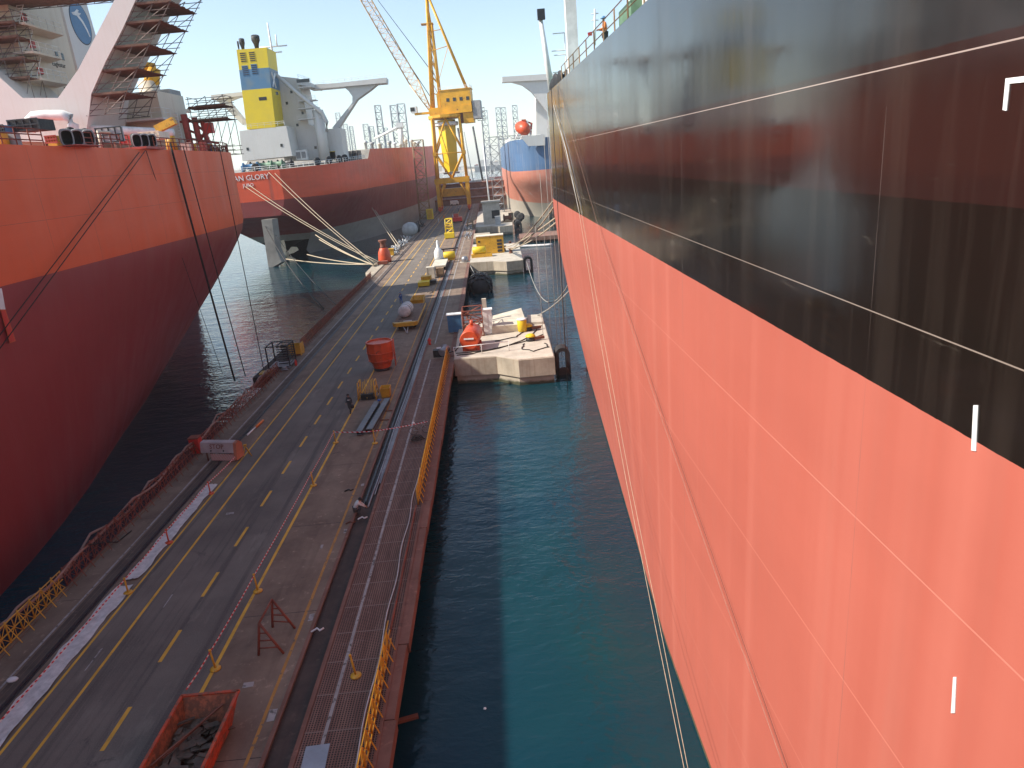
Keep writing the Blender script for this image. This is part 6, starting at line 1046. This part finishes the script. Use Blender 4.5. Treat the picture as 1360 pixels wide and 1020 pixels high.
a = aty(352, 300, 196.5); rope(a, V(atz(430, 410, .2)), .14, 'rope_dark', 'dark slack rope from the rudder of the ship ahead down to the water', 2.0); rope(V(aty(366, 312, 197)), V(atz(450, 408, .2)), .08, 'rope_dark', 'thin dark line beside the slack rope from the rudder', 1.2)
# second dolphin to the black ship
G1 = 'tan ropes from the second dolphin up to the black ship'
for i, (x, y, Y) in enumerate(((733, 268, 76), (737, 276, 76), (739, 290, 75), (741, 296, 75))): q = V(aty(x, y, Y)); q.x = rx(Y, q.z)-.05; rope(V((3.6-1.4*(i > 1), 158+5*(i > 1), 3.7)), q, .09, 'rope', 'tan rope rising from the second dolphin to the black ship', .5+.5*(i % 2), G1)
rope(V((6.4, 147, 2.5)), V((rx(74, 8)-.05, 74, 10)), .07, 'rope_grey', 'slack grey rope looping low from the second dolphin to the black ship', 5.0); rope(V((-5.3, 146, 2.6)), V((rx(74, 8)-.05, 74.5, 9)), .08, 'rope_grey', 'long slack rope from the pier by the floating fender to the black ship', 6.5)
# plumb lines hanging from the black ship rail
G2 = 'thin grey lines hanging beside the far end of the black hull'
for i, (xt, yt, yb_) in enumerate(((722, 180, 420), (727, 170, 470), (717, 230, 380), (711, 300, 400), (731, 150, 480), (735, 150, 520))):
    Y = 79+i*.3; a = V(aty(xt, yt, Y)); b = V((a.x, Y, .1)); tag(MB().path([a, a.lerp(b, .5), b], .028, 5).build('hanging_line', 'rope_grey'), 'thin grey line hanging beside the far end of the black hull', 'rope', G2)
a = V((6.2, 66, rdeck(66))); tag(MB().path([a, V((6.1, 66, 15)), V((6.0, 66, .1))], .035, 5).build('hanging_line', 'rope_dark'), 'dark plumb line hanging into the water in front of the coral hull', 'rope')
# long lines running down the black and coral hull towards the viewer
def hull_line(pix, r, mat, lb, off=.12, g=None):
    P = []
    for x, y, X in pix: P.append(V(atx(x, y, X)))
    Q = []
    for a, b in zip(P, P[1:]): Q += [a.lerp(b, k/8) for k in range(8)]
    Q.append(P[-1]); return tag(MB().path(Q, r, 5).build('mooring_rope', mat), lb, 'rope', g)
GL = 'pair of pale ropes along the edge of the coral hull'
hull_line([(733, 130, 6.35), (768, 275, 6.3), (795, 440, 6.2), (832, 640, 5.9), (874, 850, 5.4), (909, 1022, 5.0)], .013, 'rope', 'pale rope running down along the waterside edge of the coral hull', g=GL)
hull_line([(735, 130, 6.36), (771, 275, 6.32), (800, 440, 6.22), (837, 640, 5.95), (880, 850, 5.45), (914, 1022, 5.05)], .012, 'rope', 'pale rope running down along the waterside edge of the coral hull', g=GL)
GR = 'pair of rust red ropes slanting down the coral hull'
hull_line([(742, 118, 6.4), (800, 320, 6.4), (880, 560, 6.4), (960, 790, 6.4), (1042, 1022, 6.4)], .008, 'hose', 'rust red rope slanting down across the coral hull', g=GR); hull_line([(744, 118, 6.42), (803, 320, 6.42), (884, 560, 6.42), (965, 790, 6.42), (1047, 1022, 6.42)], .007, 'rope_dark', 'rust red rope slanting down across the coral hull', g=GR)
pp_ = MB(); P = V(atx(735, 140, 6.38)); pp_.path([V(atx(735, 140, 6.4)), V(atx(752, 200, 6.4)), V(atx(770, 285, 6.4))], .03, 6); tag(pp_.build('gangway_rail', 'cloth_grey'), 'pale grey pipe fixed down the far end of the black hull', 'pipe')

# ------------------------------------------------------------------ background: rigs, masts, boats, sheds
def rig(label, Y, legs, deck=None):
    t = thing('jackup_rig', label, 'oil rig', (aty(legs[0][0], 215, Y).x, Y, 0))
    for x, ytop, w in legs:
        p = V(aty(x, ytop, Y)); ww = w*Y/FPX; m_ = MB(); lattice(m_, sq(p.x, Y, 2, ww, ww), sq(p.x, Y, p.z, ww, ww), max(4, int((p.z-2)/(ww*1.15))), .55, .3); m_.build('leg', 'rig_grey', t)
    x0 = V(aty(min(l[0] for l in legs)-14, 205, Y)).x; x1 = V(aty(max(l[0] for l in legs)+14, 205, Y)).x; MB().bb((x0, Y-10, 9), (x1, Y+14, 16)).build('hull', 'far_grey', t); MB().bb((x0+5, Y-6, 16), (x0+20, Y+6, 24)).build('deckhouse', 'ship_white', t); return t
rig('far jack up rig with three tall legs, left of the yellow crane', 900, ((501, 140, 7), (522, 140, 8), (532, 138, 9)))
rig('far jack up rig with three pale lattice legs right of the crane', 1000, ((643, 147, 7), (661, 143, 6), (668, 143, 6))); rig('far jack up rig with short lattice legs behind the ship ahead', 1250, ((485, 165, 6), (493, 168, 5), (512, 170, 4))); rig('far jack up rig left of the orange lifeboat, one tall lattice leg', 950, ((683, 140, 6), (694, 178, 5)))
rig('most distant jack up rig left of the wing bracket, very pale', 1500, ((448, 150, 5), (458, 165, 5), (466, 168, 4)))
for i, (x, yt, lb) in enumerate(((608, 170, 'dark far pole seen through the right side of the crane tower'), (628, 168, 'dark far pole standing right of the crane tower'), (616, 175, 'thin grey far mast between the two dark poles'))):
    p = V(aty(x, yt, 700)); t = thing('spud_pole', lb, 'pole', (p.x+4, 700, 0)); m_ = MB(); m_.tube((p.x+5, 700, 0), (p.x, 700, p.z), 1.0 if i < 2 else .5, 8); m_.build('shaft', 'dark_steel' if i < 2 else 'far_grey', t); MB().bb((p.x-6, 694, -1), (p.x+14, 712, 4)).build('barge', 'dark_steel', t)
for i in range(16):
    x = 560+i*9+random.uniform(-3, 3); Y = 820+random.uniform(-60, 180); p = V(aty(x, 215, Y)); t = thing('work_boat', 'small pale work boat moored on the far side of the blue water', 'boat', (p.x, Y, 0), 'small boats moored across the far water'); L_ = random.uniform(9, 20); MB().prism([(p.x-L_/2, Y, -.5), (p.x+L_/2, Y, -.5), (p.x+L_*.62, Y, 3), (p.x-L_/2, Y, 2.4)], (0, 5, 0)).build('hull', random.choice(['white', 'blue', 'grey', 'red_deck']), t); MB().bb((p.x-L_*.3, Y+.8, 2.4), (p.x+L_*.1, Y+4.2, 5.5)).build('wheelhouse', 'white', t); MB().tube((p.x-L_*.1, Y+2, 5.5), (p.x-L_*.1, Y+2, 12), .25, 4).build('mast', 'white', t)
for i in range(34):
    x = 470+i*8+random.uniform(-3, 3); Y = 1920+random.uniform(0, 250); p = V(aty(x, 215, Y)); h_ = random.uniform(5, 16); w_ = random.uniform(10, 34); t = thing('harbour_shed', 'low pale harbour building on the far shore', 'building', (p.x, Y, 3), 'low buildings on the far shore'); MB().bb((p.x-w_/2, Y, 2), (p.x+w_/2, Y+14, 3+h_)).build('wall', random.choice(['concrete_top', 'ship_white', 'cloth_grey']), t); MB().prism([(p.x-w_/2-.5, Y-.5, 3+h_), (p.x+w_/2+.5, Y-.5, 3+h_), (p.x, Y-.5, 3+h_+2.5)], (0, 15, 0)).build('roof', random.choice(['far_grey', 'red_deck', 'cream']), t)
# rusty stepped barges lying across the far end of the pier
for i, (z0, z1, y, x0, x1, lb) in enumerate(((-.5, 5.2, 382, -42, 12, 'lowest and widest rusty barge lying across the far end of the pier'), (-.5, 8.6, 402, -46, 14, 'middle rusty barge lying behind the lowest one at the pier end'), (-.5, 11.6, 424, -50, 9, 'rearmost tallest rusty barge at the pier end'))):
    t = thing('rusty_barge', lb, 'barge', ((x0+x1)/2, y+8, 0)); MB().bb((x0, y, z0), (x1, y+16, z1)).build('hull', 'pontoon', t); MB().bb((x0-.3, y-.35, z1-.7), (x1+.3, y-.003, z1-.2)).build('rubbing_strake', 'rust_red', t); m_ = MB(); railing(m_, [(x0, y+.3, z1), (x1, y+.3, z1)], 1.1, 4, .06); m_.build('railing', 'rusty', t)
t = thing('parked_van', 'small white van parked at the foot of the barges below the crane', 'van', (-17, 372, PZ)); MB().prism([(-20.5, 371, PZ+.5), (-16.2, 371, PZ+.5), (-16.2, 371, PZ+1.5), (-16.9, 371, PZ+2.4), (-20.5, 371, PZ+2.4)], (0, 2, 0)).build('body', 'white', t)
for x in (-19.7, -17.1): MB().lathe([(.42, -.12), (.42, .12)], (x, 370.97, PZ+.433), 10, (0, 1, 0)).build('wheel', 'rubber', t)
# deck clutter of the ship ahead, forward of the house
GCx = 'white deck posts and vents along the red ship ahead'
for i in range(14):
    y = 252+i*9.5; x = gx(y, 29)-1.8-random.uniform(0, 3); z = gdeck(y); h_ = random.uniform(1.5, 4.2); t = tag(MB().lathe([(.45, 0), (.45, h_*.7), (.8, h_*.75), (.8, h_), (.3, h_+.2)], (x, y, z-.1), 8).build('deck_vent', random.choice(['white', 'cloth_grey', 'cream'])), 'pale vent post on the deck edge of the red ship ahead', 'vent', GCx)
t = thing('hose_crane', 'white deck crane post amidships on the red ship ahead', 'crane', (-36, 330, 31)); p = V(aty(531, 168, 330)); MB().lathe([(1.3, 0), (1.1, p.z-31)], (p.x, 330, 31), 10).build('post', 'white', t); MB().tube((p.x, 330, p.z), (p.x-12, 332, p.z-4), .8, 6, .4).build('jib', 'white', t); MB().box((p.x, 330, p.z+.5), (3, 3, 2)).build('cab', 'white', t)
t = thing('pipe_manifold', 'grey pipe manifold on the deck between the house and the step of the ship ahead', 'pipes', (-44, 240, 27)); m_ = MB()
for k in range(5): m_.path([(gx(241, 27)-9+k*.3, 238+k*1.2, gdeck(238)+.5+k*.35), (gx(241, 27)-1.5, 238+k*1.2, gdeck(238)+.5+k*.35)], .18, 6)
m_.build('pipes', 'cloth_grey', t); m_ = MB(); 
for k in range(5): m_.bb((gx(241, 27)-8+k*1.5, 237, gdeck(238)-.1), (gx(241, 27)-7.7+k*1.5, 243.5, gdeck(238)+2.8))
m_.build('supports', 'dark_steel', t)
# ------------------------------------------------------------------ air
hz = MB().bb((-4600, -700, -4), (4600, 6600, 140)); ho = tag(hz.build('haze', None, world=True), kind='stuff') if 0 else None
hm = bpy.data.materials.new('haze'); hm.use_nodes = True; ht = hm.node_tree; ht.nodes.clear(); ho_ = ht.nodes.new('ShaderNodeOutputMaterial'); pv = ht.nodes.new('ShaderNodeVolumePrincipled')
pv.inputs['Color'].default_value = (.93, .96, 1, 1); pv.inputs['Density'].default_value = .00012; pv.inputs['Anisotropy'].default_value = .2; ht.links.new(pv.outputs[0], ho_.inputs['Volume'])
tag(hz.build('haze', hm, world=True), kind='stuff')
